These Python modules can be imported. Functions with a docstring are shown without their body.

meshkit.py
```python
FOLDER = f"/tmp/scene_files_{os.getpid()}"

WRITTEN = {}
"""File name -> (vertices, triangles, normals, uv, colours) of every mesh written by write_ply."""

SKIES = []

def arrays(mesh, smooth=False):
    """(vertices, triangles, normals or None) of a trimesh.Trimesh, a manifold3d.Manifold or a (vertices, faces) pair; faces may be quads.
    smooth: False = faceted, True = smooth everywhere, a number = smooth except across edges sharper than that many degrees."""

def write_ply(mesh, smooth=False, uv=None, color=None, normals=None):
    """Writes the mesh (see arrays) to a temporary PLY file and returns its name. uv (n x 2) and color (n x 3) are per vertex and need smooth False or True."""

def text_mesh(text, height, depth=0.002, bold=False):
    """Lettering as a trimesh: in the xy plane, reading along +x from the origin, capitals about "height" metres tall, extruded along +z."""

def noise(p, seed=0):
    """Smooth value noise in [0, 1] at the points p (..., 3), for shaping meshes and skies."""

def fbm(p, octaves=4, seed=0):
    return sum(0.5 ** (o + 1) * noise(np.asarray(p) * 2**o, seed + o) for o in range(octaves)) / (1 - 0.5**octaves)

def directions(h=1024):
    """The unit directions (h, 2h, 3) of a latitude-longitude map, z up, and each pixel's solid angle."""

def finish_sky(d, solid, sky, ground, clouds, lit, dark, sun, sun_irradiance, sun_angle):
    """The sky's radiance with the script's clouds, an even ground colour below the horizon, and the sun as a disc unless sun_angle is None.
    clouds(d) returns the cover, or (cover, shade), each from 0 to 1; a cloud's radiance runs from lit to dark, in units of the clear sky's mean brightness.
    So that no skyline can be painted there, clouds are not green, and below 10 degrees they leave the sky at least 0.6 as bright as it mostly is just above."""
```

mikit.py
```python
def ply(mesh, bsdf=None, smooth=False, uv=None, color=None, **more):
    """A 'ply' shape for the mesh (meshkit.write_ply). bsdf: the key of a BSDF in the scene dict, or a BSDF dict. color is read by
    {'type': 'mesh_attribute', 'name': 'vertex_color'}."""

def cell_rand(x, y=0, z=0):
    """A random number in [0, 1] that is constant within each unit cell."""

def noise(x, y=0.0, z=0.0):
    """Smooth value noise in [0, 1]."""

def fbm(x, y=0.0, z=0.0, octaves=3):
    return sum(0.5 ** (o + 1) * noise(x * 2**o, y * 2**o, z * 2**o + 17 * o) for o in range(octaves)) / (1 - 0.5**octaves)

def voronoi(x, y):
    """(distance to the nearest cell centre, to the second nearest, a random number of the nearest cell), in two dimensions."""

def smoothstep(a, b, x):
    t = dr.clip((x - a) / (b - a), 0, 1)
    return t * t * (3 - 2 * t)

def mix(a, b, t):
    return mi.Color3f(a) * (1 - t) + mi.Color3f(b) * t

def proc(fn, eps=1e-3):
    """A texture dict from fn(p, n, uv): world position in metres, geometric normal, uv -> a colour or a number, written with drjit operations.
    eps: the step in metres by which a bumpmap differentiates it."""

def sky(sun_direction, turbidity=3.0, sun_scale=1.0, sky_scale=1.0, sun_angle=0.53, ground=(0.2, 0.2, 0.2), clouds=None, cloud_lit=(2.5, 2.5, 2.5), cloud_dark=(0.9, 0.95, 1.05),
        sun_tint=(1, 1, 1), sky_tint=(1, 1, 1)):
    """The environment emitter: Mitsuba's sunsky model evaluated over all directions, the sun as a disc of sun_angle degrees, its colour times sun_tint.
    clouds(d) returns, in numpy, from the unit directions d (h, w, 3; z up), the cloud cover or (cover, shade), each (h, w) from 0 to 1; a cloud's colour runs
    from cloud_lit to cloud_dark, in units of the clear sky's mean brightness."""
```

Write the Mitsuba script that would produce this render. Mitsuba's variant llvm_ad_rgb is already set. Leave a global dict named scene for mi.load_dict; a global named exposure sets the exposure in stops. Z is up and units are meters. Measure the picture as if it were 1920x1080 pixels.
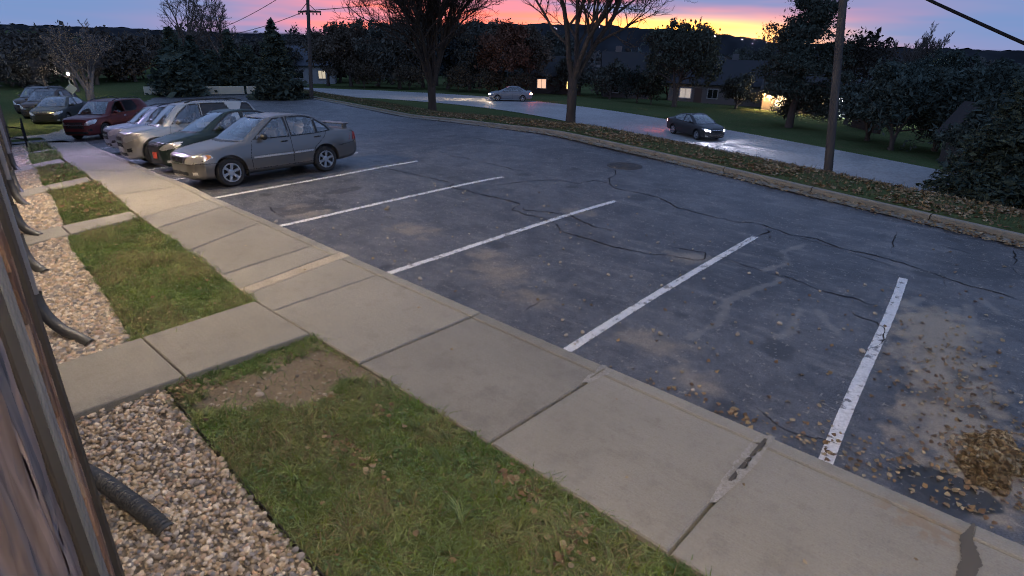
import math, random
import numpy as np
import trimesh
import manifold3d as m3
import shapely
from shapely.geometry import Polygon, LineString, Point
from scipy.spatial import Delaunay
import drjit as dr
import mitsuba as mi
import mikit, meshkit
from mikit import proc, noise, fbm, smoothstep, mix

T = mi.ScalarTransform4f
RNG = np.random.default_rng(7)
random.seed(7)
scene, labels = {}, {}

# ------------------------------------------------------------------ camera, sky, exposure
def cam_axes(yaw, pitch, roll):
    yaw, pitch, roll = (math.radians(a) for a in (yaw, pitch, roll))
    f = np.array([math.cos(pitch) * math.sin(yaw), math.cos(pitch) * math.cos(yaw), -math.sin(pitch)])
    r = np.cross(f, [0, 0, 1]); r /= np.linalg.norm(r)
    d = np.cross(f, r)
    c, s = math.cos(roll), math.sin(roll)
    return c * r + s * d, -s * r + c * d, f
_, DOWN, FWD = cam_axes(-41.6, 23.0, -1.4)
EYE = np.array([0, 0, 2.92])
scene['camera'] = {'type': 'perspective', 'fov': 2 * math.degrees(math.atan(960 / 1100)), 'fov_axis': 'x', 'near_clip': 0.05, 'far_clip': 9000.0,
                   'to_world': T().look_at(origin=EYE.tolist(), target=(EYE + FWD).tolist(), up=(-DOWN).tolist())}
exposure = 4.1

def dusk_clouds(d):
    az = np.degrees(np.arctan2(d[..., 0], d[..., 1]))
    el = np.degrees(np.arcsin(np.clip(d[..., 2], -1, 1)))
    n = meshkit.fbm(np.stack([az / 9 + 0.25 * el, el * 1.5, 0 * el], -1), 4, 3)
    n2 = meshkit.fbm(np.stack([az / 22 + 0.4 * el, el * .55, 0 * el + 5], -1), 3, 9)
    streak = np.clip((n - .5) * 2.9, -1, 1)
    da = az + 40
    w = np.where(da > 0, np.exp(-(da / 19.0) ** 2), np.exp(-(da / 23.0) ** 4))
    low = np.exp(-(np.maximum(el - .2, 0) / (2.6 + .8 * streak)) ** 2)
    pink = np.clip(w * low * (1.05 + 1.15 * streak), 0, 1)
    core = np.exp(-((az + 27.5) / 9.0) ** 2) * np.exp(-((el - .4) / 1.15) ** 2)
    wisp = np.clip((n2 - .50) * 3.0, 0, 1) * .045 * np.clip(1.6 - el / 40, 0, 1)
    cover = 1 - .85 * core * np.clip(.9 + .5 * streak, 0, 1)
    shade = 1 - np.clip(pink + wisp, 0, 1)
    return cover, shade
_a, _e = math.radians(-27), math.radians(3.0)
scene['sky_light'] = mikit.sky([math.sin(_a) * math.cos(_e), math.cos(_a) * math.cos(_e), math.sin(_e)], turbidity=3, sun_scale=0.0, sky_scale=1.0, sun_angle=3,
                         ground=(.08, .08, .08), clouds=dusk_clouds, cloud_lit=(4.5, .98, .74), cloud_dark=(.55, .86, 1.62), sky_tint=(1.0, .95, .55))

# lamp strengths (radiance of the luminous faces)
LAMP_MAIN, LAMP_NEAR, LAMP_MID, LAMP_FAR = 60.0, 42.0, 42.0, 52.0
WARM, COOL = (1.0, .77, .50), (.70, .58, 1.0)
HEADLAMP = 30.0

# ------------------------------------------------------------------ helpers
def _h(t): return 0.5 * (t + np.sqrt(t * t + 1.5))
def z0(x):
    """level of the paved ground: flat near the camera, falling away along the terrace"""
    t = -13.0 - np.asarray(x, float)
    return -(.085 * _h(t) - .055 * _h(t - 14) - .03 * _h(t - 37))

def numbered(key):
    if key not in TAKEN: TAKEN.add(key); return key
    k = 1
    while f'{key}_{k:03d}' in TAKEN: k += 1
    TAKEN.add(f'{key}_{k:03d}'); return f'{key}_{k:03d}'
TAKEN = set()

def cols(n, c): return np.tile(np.asarray(c, float), (n, 1)) if np.ndim(c) == 1 else np.asarray(c, float)

def put(name, mesh, bsdf, parent=None, color=None, smooth=False, to_world=None, **more):
    """one entry of the scene, keyed parent__name; bsdf 'v' takes its colour from the vertices"""
    key = numbered(f'{parent}__{name}' if parent else name)
    if isinstance(mesh, dict): d = dict(mesh)
    else:
        if color is not None:
            if not isinstance(mesh, trimesh.Trimesh): mesh = trimesh.Trimesh(*mesh, process=False)
            if smooth not in (True, False):
                mesh = trimesh.graph.smooth_shade(mesh, angle=np.radians(smooth), facet_minarea=None); smooth = True
            color = cols(len(mesh.vertices), color)
        d = mikit.ply(mesh, bsdf, smooth=smooth, color=color, **more)
    if to_world is not None: d['to_world'] = to_world
    scene[key] = d
    return key

def thing(name, label, cat, group=None):
    key = numbered(name)
    labels[key] = {'label': label, 'category': cat}
    if group: labels[key]['group'] = group
    return key
def tag(key, label, cat=None, group=None, kind=None):
    labels[key] = {'label': label}
    if cat: labels[key]['category'] = cat
    if group: labels[key]['group'] = group
    if kind: labels[key]['kind'] = kind
    return key
def structure(key, label=None):
    labels[key] = {'kind': 'structure', **({'label': label} if label else {})}
    return key

def cat(ms): return trimesh.util.concatenate(ms)
def box(sx, sy, sz, at=(0, 0, 0), rz=0, bevel=0):
    if bevel:
        c = m3.Manifold.hull_points(np.array([[x * (sx / 2 - bevel * (a == 0 and 0 or (a != 0))), y * (sy / 2 - bevel * (a != 1)), z * (sz / 2 - bevel * (a != 2))]
                                    for x in (-1, 1) for y in (-1, 1) for z in (-1, 1) for a in range(3) for _ in (0,)
                                    ]).astype(np.float32)) if False else None
        pts = []
        for x in (-1, 1):
            for y in (-1, 1):
                for z in (-1, 1):
                    for a in range(3):
                        h = [sx / 2 - bevel, sy / 2 - bevel, sz / 2 - bevel]; h[a] += bevel
                        pts.append([x * h[0], y * h[1], z * h[2]])
        m = trimesh.convex.convex_hull(np.array(pts))
    else: m = trimesh.creation.box((sx, sy, sz))
    if rz: m.apply_transform(trimesh.transformations.rotation_matrix(rz, [0, 0, 1]))
    m.apply_translation(at)
    return m

def tubes(p0, p1, r0, r1, sides=5):
    """many open tapered tubes as one mesh"""
    p0, p1 = np.asarray(p0, float), np.asarray(p1, float)
    n = len(p0); t = p1 - p0
    t /= np.linalg.norm(t, axis=1, keepdims=True) + 1e-9
    a = np.cross(t, np.where(np.abs(t[:, 2:]) < .9, [0, 0, 1.0], [1.0, 0, 0])); a /= np.linalg.norm(a, axis=1, keepdims=True) + 1e-9
    b = np.cross(t, a); ang = np.arange(sides) * 2 * np.pi / sides
    ring = np.cos(ang)[None, :, None] * a[:, None] + np.sin(ang)[None, :, None] * b[:, None]
    v = np.concatenate([p0[:, None] + ring * np.reshape(r0, (-1, 1, 1)), p1[:, None] + ring * np.reshape(r1, (-1, 1, 1))], 1)
    j = np.arange(sides); k = (j + 1) % sides
    f = np.vstack([np.stack([j, k, k + sides], 1), np.stack([j, k + sides, j + sides], 1)])
    f = (f[None] + (np.arange(n) * 2 * sides)[:, None, None]).reshape(-1, 3)
    return v.reshape(-1, 3), f

def polytube(pts, r, sides=8, cap=True):
    pts = np.asarray(pts, float); n = len(pts)
    t = np.gradient(pts, axis=0); t /= np.linalg.norm(t, axis=1, keepdims=True) + 1e-9
    up = np.array([0, 0, 1.0]) if abs(t[0, 2]) < .9 else np.array([1.0, 0, 0])
    rings = []
    a = np.cross(t[0], up); a /= np.linalg.norm(a)
    ang = np.arange(sides) * 2 * np.pi / sides
    r = np.broadcast_to(r, (n,))
    for i in range(n):
        a = a - t[i] * (a @ t[i]); a /= np.linalg.norm(a); b = np.cross(t[i], a)
        rings.append(pts[i] + r[i] * (np.cos(ang)[:, None] * a + np.sin(ang)[:, None] * b))
    v = np.vstack(rings); f = []
    for i in range(n - 1):
        for j in range(sides):
            k = (j + 1) % sides
            f += [[i * sides + j, (i + 1) * sides + k, i * sides + k], [i * sides + j, (i + 1) * sides + j, (i + 1) * sides + k]]
    if cap:
        v = np.vstack([v, pts[0], pts[-1]]); c0, c1 = len(v) - 2, len(v) - 1
        for j in range(sides):
            k = (j + 1) % sides
            f += [[c0, j, k], [c1, (n - 1) * sides + k, (n - 1) * sides + j]]
    return trimesh.Trimesh(v, f, process=False)

def fill_polygon(poly, step, jitter=0.0):
    """triangulated 2-D polygon with inner points: (vertices n x 2, faces)"""
    b = poly.exterior
    n = max(8, int(b.length / step))
    pts = [np.array([b.interpolate(i / n, normalized=True).coords[0] for i in range(n)]), np.array(b.coords[:-1])]
    for h in poly.interiors: pts.append(np.array([h.interpolate(i / 16, normalized=True).coords[0] for i in range(16)]))
    x0, y0, x1, y1 = poly.bounds
    g = np.stack(np.meshgrid(np.arange(x0, x1, step), np.arange(y0, y1, step)), -1).reshape(-1, 2)
    inner = poly.buffer(-step * .35)
    if len(g): pts.append(g[shapely.contains_xy(inner, g[:, 0], g[:, 1])])
    p = np.unique(np.round(np.vstack(pts), 5), axis=0)
    tri = Delaunay(p).simplices
    c = p[tri].mean(1)
    tri = tri[shapely.contains_xy(poly.buffer(1e-5), c[:, 0], c[:, 1])]
    a = np.cross(p[tri[:, 1]] - p[tri[:, 0]], p[tri[:, 2]] - p[tri[:, 0]])
    tri = np.where((a < 0)[:, None], tri[:, ::-1], tri)
    return p, tri[np.abs(a) > 1e-10]

def sheet(poly, zf, step=.4):
    p, f = fill_polygon(poly, step)
    return np.c_[p, zf(p[:, 0], p[:, 1])], f

def slab(poly, zf, thick, step=.6, bevel=.012):
    """paving slab: a polygon with thickness and a small bevelled edge, following the ground"""
    poly = shapely.geometry.polygon.orient(poly)
    inn = poly.buffer(-bevel)
    p, f = fill_polygon(inn, step)
    v = np.c_[p, zf(p[:, 0], p[:, 1])]
    n = max(12, int(poly.length / step))
    ii = np.linspace(0, 1, n, endpoint=False)
    corners = [poly.exterior.project(Point(c), normalized=True) for c in list(poly.exterior.coords)[:-1]]
    ii = np.unique(np.r_[ii, corners])
    o = np.array([poly.exterior.interpolate(t, normalized=True).coords[0] for t in ii])
    q = np.array([inn.exterior.interpolate(inn.exterior.project(Point(c))).coords[0] for c in o])
    zt = zf(o[:, 0], o[:, 1])
    m = len(o)
    rv = np.vstack([np.c_[q, zf(q[:, 0], q[:, 1])], np.c_[o, zt - bevel], np.c_[o, zt - thick]])
    j = np.arange(m); k = (j + 1) % m
    rf = np.vstack([np.stack([j + m, k + m, k], 1), np.stack([j + m, k, j], 1), np.stack([j + 2 * m, k + 2 * m, k + m], 1), np.stack([j + 2 * m, k + m, j + m], 1)])
    return trimesh.Trimesh(np.vstack([v, rv]), np.vstack([f, rf + len(v)]), process=False)

def blob(sub=1):
    m = trimesh.creation.icosphere(subdivisions=sub)
    return np.array(m.vertices), np.array(m.faces)

def scatter(base_v, base_f, mats, shifts, color):
    """copies of a base mesh: 3x3 matrices (n,3,3), shifts (n,3), colour per copy (n,3) -> (mesh, colours)"""
    v = np.einsum('kij,nj->kni', mats, base_v) + shifts[:, None]
    f = base_f[None] + (np.arange(len(shifts)) * len(base_v))[:, None, None]
    c = np.repeat(color[:, None], len(base_v), 1)
    return (v.reshape(-1, 3), f.reshape(-1, 3)), c.reshape(-1, 3)

def rand_rot(n, tilt=math.pi):
    a = RNG.uniform(0, 2 * math.pi, n); t = RNG.uniform(-tilt, tilt, n); b = RNG.uniform(0, 2 * math.pi, n)
    ca, sa, ct, st, cb, sb = np.cos(a), np.sin(a), np.cos(t), np.sin(t), np.cos(b), np.sin(b)
    Z = np.stack([np.stack([ca, -sa, 0 * a], -1), np.stack([sa, ca, 0 * a], -1), np.stack([0 * a, 0 * a, 1 + 0 * a], -1)], 1)
    X = np.stack([np.stack([1 + 0 * a, 0 * a, 0 * a], -1), np.stack([0 * a, ct, -st], -1), np.stack([0 * a, st, ct], -1)], 1)
    Z2 = np.stack([np.stack([cb, -sb, 0 * a], -1), np.stack([sb, cb, 0 * a], -1), np.stack([0 * a, 0 * a, 1 + 0 * a], -1)], 1)
    return Z @ X @ Z2

def in_poly(poly, n):
    """about n random points inside a polygon"""
    x0, y0, x1, y1 = poly.bounds
    m = int(n * (x1 - x0) * (y1 - y0) / poly.area * 1.05) + 4
    p = np.c_[RNG.uniform(x0, x1, m), RNG.uniform(y0, y1, m)]
    return p[shapely.contains_xy(poly, p[:, 0], p[:, 1])][:n]

def interp_line(pts, x):
    pts = np.asarray(pts, float); pts = pts[np.argsort(pts[:, 0])]
    return np.interp(x, pts[:, 0], pts[:, 1])

# ------------------------------------------------------------------ materials
def diffuse(rgb): return {'type': 'twosided', 'b': {'type': 'diffuse', 'reflectance': {'type': 'rgb', 'value': list(rgb)}}}
def glossy(rgb, rough=.4, metal=0.0, coat=0.0, spec=.5):
    d = {'type': 'principled', 'base_color': {'type': 'rgb', 'value': list(rgb)}, 'roughness': rough, 'metallic': metal, 'specular': spec}
    if coat: d['clearcoat'] = coat; d['clearcoat_gloss'] = .95
    return {'type': 'twosided', 'b': d}
scene['v'] = {'type': 'twosided', 'b': {'type': 'diffuse', 'reflectance': {'type': 'mesh_attribute', 'name': 'vertex_color'}}}
scene['vg'] = {'type': 'twosided', 'b': {'type': 'principled', 'base_color': {'type': 'mesh_attribute', 'name': 'vertex_color'}, 'roughness': .55, 'specular': .35}}

def concrete_fn(p, n, uv):
    big = fbm(p.x * .9, p.y * .9, p.z, 3)
    mid = fbm(p.x * 7 + 3, p.y * 7, p.z * 7, 3)
    fine = noise(p.x * 130, p.y * 130, p.z * 130)
    grit = smoothstep(.78, .95, noise(p.x * 75 + 9, p.y * 75, p.z * 75))
    c = mix((.250, .234, .192), (.325, .305, .256), big)
    c = mix(c, (.18, .163, .138), .24 * smoothstep(.50, .80, mid))
    c = c * (.86 + .26 * fine)
    spots = smoothstep(.84, .90, noise(p.x * 23 + 40, p.y * 23 + 7))
    broom = noise(p.x * 6, p.y * 260, 1)
    c = c * (.95 + .10 * broom)
    c = mix(c, (.22, .195, .165), .25 * spots)
    # rusty seepage at the right end of the pavement
    d = dr.sqrt(dr.square((p.x - .10) * 1.6) + dr.square((p.y - 4.12) * 3.2))
    rust = smoothstep(.62, .18, d + .35 * (fbm(p.x * 8, p.y * 8, 0, 3) - .5)) * smoothstep(.3, .6, fbm(p.x * 20, p.y * 20, 3, 2))
    c = mix(c, (.27, .19, .11), .55 * rust)
    return mix(c, (.19, .175, .16), .35 * grit)
scene['m_concrete'] = {'type': 'twosided', 'b': {'type': 'bumpmap', 'arbitrary': proc(lambda p, n, uv: noise(p.x * 90, p.y * 90, p.z * 90) + .6 * noise(p.x * 210, p.y * 210, p.z * 210), eps=2e-3), 'scale': .0035,
                       'b': {'type': 'principled', 'base_color': proc(concrete_fn), 'roughness': .8, 'specular': .3}}}
for _n, _t in (('m_concrete_b', (1.15, 1.12, 1.05)), ('m_concrete_c', (.86, .86, .87)), ('m_kerb', (.78, .77, .76))):
    scene[_n] = {'type': 'twosided', 'b': {'type': 'principled', 'base_color': proc(lambda p, n, uv, t=_t: concrete_fn(p, n, uv) * mi.Color3f(t)), 'roughness': .8, 'specular': .3}}
def seg_dist(p, pts):
    d = mi.Float(1e3)
    for (ax, ay), (bx, by) in zip(pts[:-1], pts[1:]):
        ux, uy = bx - ax, by - ay
        t = dr.clip(((p.x - ax) * ux + (p.y - ay) * uy) / (ux * ux + uy * uy), 0, 1)
        d = dr.minimum(d, dr.sqrt(dr.square(p.x - ax - t * ux) + dr.square(p.y - ay - t * uy)))
    return d
def asphalt_fn(p, n, uv):
    big = fbm(p.x * .35 + 2, p.y * .35, 0, 3)
    mid = fbm(p.x * 2.6, p.y * 2.6, 4, 4)
    fine = noise(p.x * 120, p.y * 120, 1)
    drag = fbm(p.x * 1.1 + 5, p.y * 9, 2, 3)
    c = mix((.050, .051, .056), (.112, .112, .117), smoothstep(.2, .8, big * .5 + mid * .5))
    c = mix(c, (.15, .145, .14), .5 * smoothstep(.56, .74, drag) * smoothstep(.35, .6, mid))
    mot = fbm(p.x * 11 + 3, p.y * 11, 6, 3)
    c = c * (.88 + .24 * smoothstep(.25, .75, mot))
    c = mix(c, (.19, .18, .165), .30 * smoothstep(.62, .76, fbm(p.x * 4 + 11, p.y * 15, 1, 4)))
    c = c * (.68 + .64 * fine)
    # dried mud and worn spots: tan matter with ragged outlines
    rag = fbm(p.x * 6, p.y * 6, 8, 4)
    d = seg_dist(p, [(-.42, 8.2), (-.30, 7.2), (-.02, 6.3), (.12, 5.5), (.35, 5.0)])
    mud = smoothstep(.60, .10, d + .8 * (rag - .5))
    for x, y, r in ((-5.2, 5.6, .8), (-4.3, 5.2, .55), (-5.9, 6.0, .5), (-7.6, 6.0, .7), (-9.9, 5.3, .8), (-2.6, 5.3, .6), (-3.6, 8.1, .6), (-6.3, 9.0, .5), (-1.9, 4.9, .5)):
        e = dr.sqrt(dr.square(p.x - x) + dr.square((p.y - y) * 1.4))
        mud = dr.maximum(mud, .62 * smoothstep(r, r * .1, e + 1.1 * r * (rag - .45)))
    c = mix(c, (.33, .27, .19), mud * (.6 + .4 * fine))
    veins = mi.Float(0)
    for pts in VEINS:
        veins = dr.maximum(veins, smoothstep(.085, .02, seg_dist(p, pts) + .10 * (fbm(p.x * 9, p.y * 9, 3, 3) - .5)))
    c = mix(c, (.23, .215, .19), .5 * veins)
    # fresh dark repair by the pavement and oil drips in the bays
    w = dr.sqrt(dr.square((p.x - .16) * 1.55) + dr.square((p.y - 4.80) * 2.4))
    wet = smoothstep(.56, .50, w + .16 * (fbm(p.x * 7, p.y * 7, 6, 3) - .5))
    c = mix(c, (.030, .029, .026), .92 * wet)
    oil = smoothstep(.70, .80, fbm(p.x * 1.3 + 30, p.y * 1.3 + 4, 0, 3))
    c = mix(c, (.035, .034, .034), .7 * oil)
    specks = smoothstep(.86, .92, noise(p.x * 34, p.y * 34, 5))
    return mix(c, (.30, .27, .22), .6 * specks)
VEINS = []
scene['m_asphalt'] = {'type': 'twosided', 'b': {'type': 'bumpmap', 'arbitrary': proc(lambda p, n, uv: noise(p.x * 70, p.y * 70, 2) + .7 * noise(p.x * 160, p.y * 160, 5), eps=2e-3), 'scale': .006,
                      'b': {'type': 'principled', 'base_color': proc(asphalt_fn), 'roughness': .40, 'specular': .6}}}
scene['m_road'] = {'type': 'twosided', 'b': {'type': 'principled', 'roughness': .62, 'specular': .4,
                   'base_color': proc(lambda p, n, uv: mix((.20, .195, .19), (.29, .28, .27), fbm(p.x * .5, p.y * .5, 0, 4)) * (.85 + .3 * noise(p.x * 9, p.y * 9)))}}
def ground_fn(p, n, uv):
    a = fbm(p.x * .25, p.y * .25, 0, 4)
    b = fbm(p.x * 3.2, p.y * 3.2, 2, 3)
    f = noise(p.x * 28, p.y * 28)
    c = mix((.058, .080, .034), (.092, .112, .048), a)
    c = mix(c, (.12, .10, .055), .6 * smoothstep(.55, .8, b))
    return c * (.7 + .6 * f)
scene['m_ground'] = {'type': 'twosided', 'b': {'type': 'diffuse', 'reflectance': proc(ground_fn)}}
def soil_fn(p, n, uv):
    a = fbm(p.x * 5, p.y * 5, p.z * 5, 4); f = noise(p.x * 90, p.y * 90, p.z * 90)
    c = mix((.15, .118, .082), (.27, .22, .155), a)
    return c * (.75 + .5 * f)
scene['m_soil'] = {'type': 'twosided', 'b': {'type': 'bumpmap', 'arbitrary': proc(lambda p, n, uv: fbm(p.x * 30, p.y * 30, p.z * 30, 3), eps=3e-3), 'scale': .02, 'b': {'type': 'diffuse', 'reflectance': proc(soil_fn)}}}
scene['m_paint'] = {'type': 'twosided', 'b': {'type': 'principled', 'roughness': .6, 'specular': .35,
                    'base_color': proc(lambda p, n, uv: mix((.68, .67, .65), (.20, .19, .185), smoothstep(.60, .74, fbm(p.x * 14, p.y * 14, 0, 4))) * (.82 + .3 * noise(p.x * 60, p.y * 60)))}}
# ------------------------------------------------------------------ lie of the land
KERB = np.array([(14, 9.2), (6, 11.4), (0, 13.0), (-3, 13.85), (-7, 15.05), (-14.3, 17.15), (-21.6, 19.9), (-33, 23.2), (-45, 26.0), (-60, 29.0), (-80, 33)], float)
ROAD = np.array([(60, -8), (34, 8), (12, 24), (-2.5, 33.4), (-21, 41.3), (-36, 45.2), (-48, 44.6), (-60, 39.4), (-72, 31), (-92, 14)], float)
ROAD_HALF, ROAD_Z = 4.5, -3.1
def spline(pts, n):
    from scipy.interpolate import CubicSpline
    d = np.r_[0, np.cumsum(np.hypot(*np.diff(pts, axis=0).T))]
    return CubicSpline(d, pts)(np.linspace(0, d[-1], n))
KERB_S, ROAD_S = spline(KERB, 160), spline(ROAD, 160)
def line_dist(x, y, pts):
    """signed distance: positive beyond the line as seen from the building"""
    x, y = np.asarray(x, float), np.asarray(y, float)
    best, sign = np.full(x.shape, 1e9), np.ones(x.shape)
    for (ax, ay), (bx, by) in zip(pts[:-1], pts[1:]):
        ux, uy = bx - ax, by - ay
        t = np.clip(((x - ax) * ux + (y - ay) * uy) / (ux * ux + uy * uy), 0, 1)
        d = np.hypot(x - ax - t * ux, y - ay - t * uy)
        s = -np.sign(ux * (y - ay) - uy * (x - ax))
        sign = np.where(d < best, s, sign); best = np.minimum(best, d)
    return best * sign
def ridge_el(az):
    return np.interp(az, [-180, -95, -75, -62, -56, -51, -45, -35, -28, -24, -20, -15, 0, 90, 180], [.1, .2, .2, -.1, .15, .75, 1.2, 1.3, 1.1, .8, .35, .1, .1, .1, .1])
def land(x, y, bumps=True):
    """height of the natural ground"""
    x, y = np.broadcast_arrays(np.asarray(x, float), np.asarray(y, float))
    dk, r = line_dist(x, y, KERB_S[::3]), line_dist(x, y, ROAD_S[::3])
    zc = z0(x) + .02
    a = np.clip(dk - 2.0, 0, None); b = np.clip(-r - ROAD_HALF - .4, 0, None)
    s = a / (a + b + 1e-6)
    fall = zc + (ROAD_Z - .03 - zc) * s ** .85 + .05 * np.sin(np.clip(dk, 0, 2) / 2 * np.pi)
    o = np.clip(r - ROAD_HALF - .3, 0, None)
    beyond = ROAD_Z - .03 + .03 * np.clip(o / 1.0, 0, 1) - .042 * np.clip(o, 0, 62) - .05 * np.clip(o - 62, 0, 300)
    z = np.where(dk < 0, zc - .02, np.where(r < ROAD_HALF + .3, fall, beyond))
    if bumps:
        z = z + np.where((dk > 2.5) & (np.abs(r) > ROAD_HALF + 1), (meshkit.noise(np.stack([x * .3, y * .3, 0 * x], -1)) - .5) * .18, 0)
    return z

SW_OUT = [(6, 4.36), (.3, 4.345), (-5, 4.36), (-9.2, 4.40), (-11.7, 4.41), (-15.2, 4.68), (-18.8, 5.15), (-22, 5.56), (-28.4, 6.3), (-31, 5.9)]
SW_IN = [(6, 2.74), (-1.05, 2.715), (-4.4, 2.72), (-6.4, 2.70), (-8.8, 2.84), (-10.8, 2.95), (-11.9, 3.02), (-15.6, 3.46), (-17, 3.62), (-21, 4.09), (-25.5, 4.71), (-30.5, 5.22)]
def sw_out(x): return interp_line(SW_OUT, x)
def sw_in(x): return interp_line(SW_IN, x)
EDGING = [(6, 1.16), (-2.4, 1.165), (-3.3, 1.19), (-4.4, 1.24), (-5.3, 1.29), (-6.36, 1.38), (-7.4, 1.51), (-8.55, 1.62), (-10.2, 1.74), (-11.0, 1.9), (-14.4, 2.40), (-15, 2.42), (-19.3, 3.08), (-23.3, 3.6), (-29, 4.55)]
def edging(x): return interp_line(EDGING, x)
WALL = [(6, -.75), (1, -.16), (0, -.05), (-3.2, .32), (-7.4, .80), (-9.9, 1.10), (-12.9, 1.55), (-18.9, 2.48), (-31.7, 4.5), (-36, 5.1)]
def wall_y(x): return interp_line(WALL, x)

def flat(off): return lambda x, y: z0(x) + off

# the big sheet of ground; it passes under the paving
def axis(lo, hi, fine, far):
    inner = np.arange(lo, hi + fine, fine); out = [inner[-1]]; st = fine
    while out[-1] < far: st *= 1.16; out.append(out[-1] + st)
    left = [inner[0]]; st = fine
    while left[-1] > -far: st *= 1.16; left.append(left[-1] - st)
    return np.r_[np.array(left[:0:-1]), inner, np.array(out[1:])]
gx, gy = axis(-62, 14, .6, 4000), axis(-6, 58, .6, 4000)
GX, GY = np.meshgrid(gx, gy, indexing='ij')
GZ = land(GX, GY)
r_out = np.hypot(GX, GY)
GZ = np.where(r_out > 330, np.maximum(GZ, -22.0), GZ)
lot_low = (line_dist(GX, GY, KERB_S[::3]) < -.25) & (GX < 12) & (GX > -59) & (GY > np.where(GX > -31.5, sw_out(GX) - .2, np.where(GX > -33.2, -2.0, 6.2 + (-33.2 - GX) * .55)))
bed_low = (GX < 7) & (GX > -31) & (GY <= sw_out(GX) + .1) & (GY > wall_y(GX) - 1)
GZ = np.where(lot_low | bed_low, GZ - .42, GZ)
dkg = line_dist(GX, GY, KERB_S[::3])
GZ = np.where((dkg > -1.2) & (dkg < 2.4) & (GX < 13) & (GX > -70), GZ - .30, GZ)
road_low = np.abs(line_dist(GX, GY, ROAD_S[::3])) < ROAD_HALF - .8
GZ = np.where(road_low, np.minimum(GZ, ROAD_Z - .25), GZ)
nx, ny = len(gx), len(gy)
i, j = np.meshgrid(np.arange(nx - 1), np.arange(ny - 1), indexing='ij'); q = (i * ny + j).ravel()
structure(put('ground', (np.stack([GX, GY, GZ], -1).reshape(-1, 3), np.vstack([np.stack([q, q + ny, q + ny + 1], 1), np.stack([q, q + ny + 1, q + 1], 1)])), 'm_ground', smooth=True))

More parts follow.
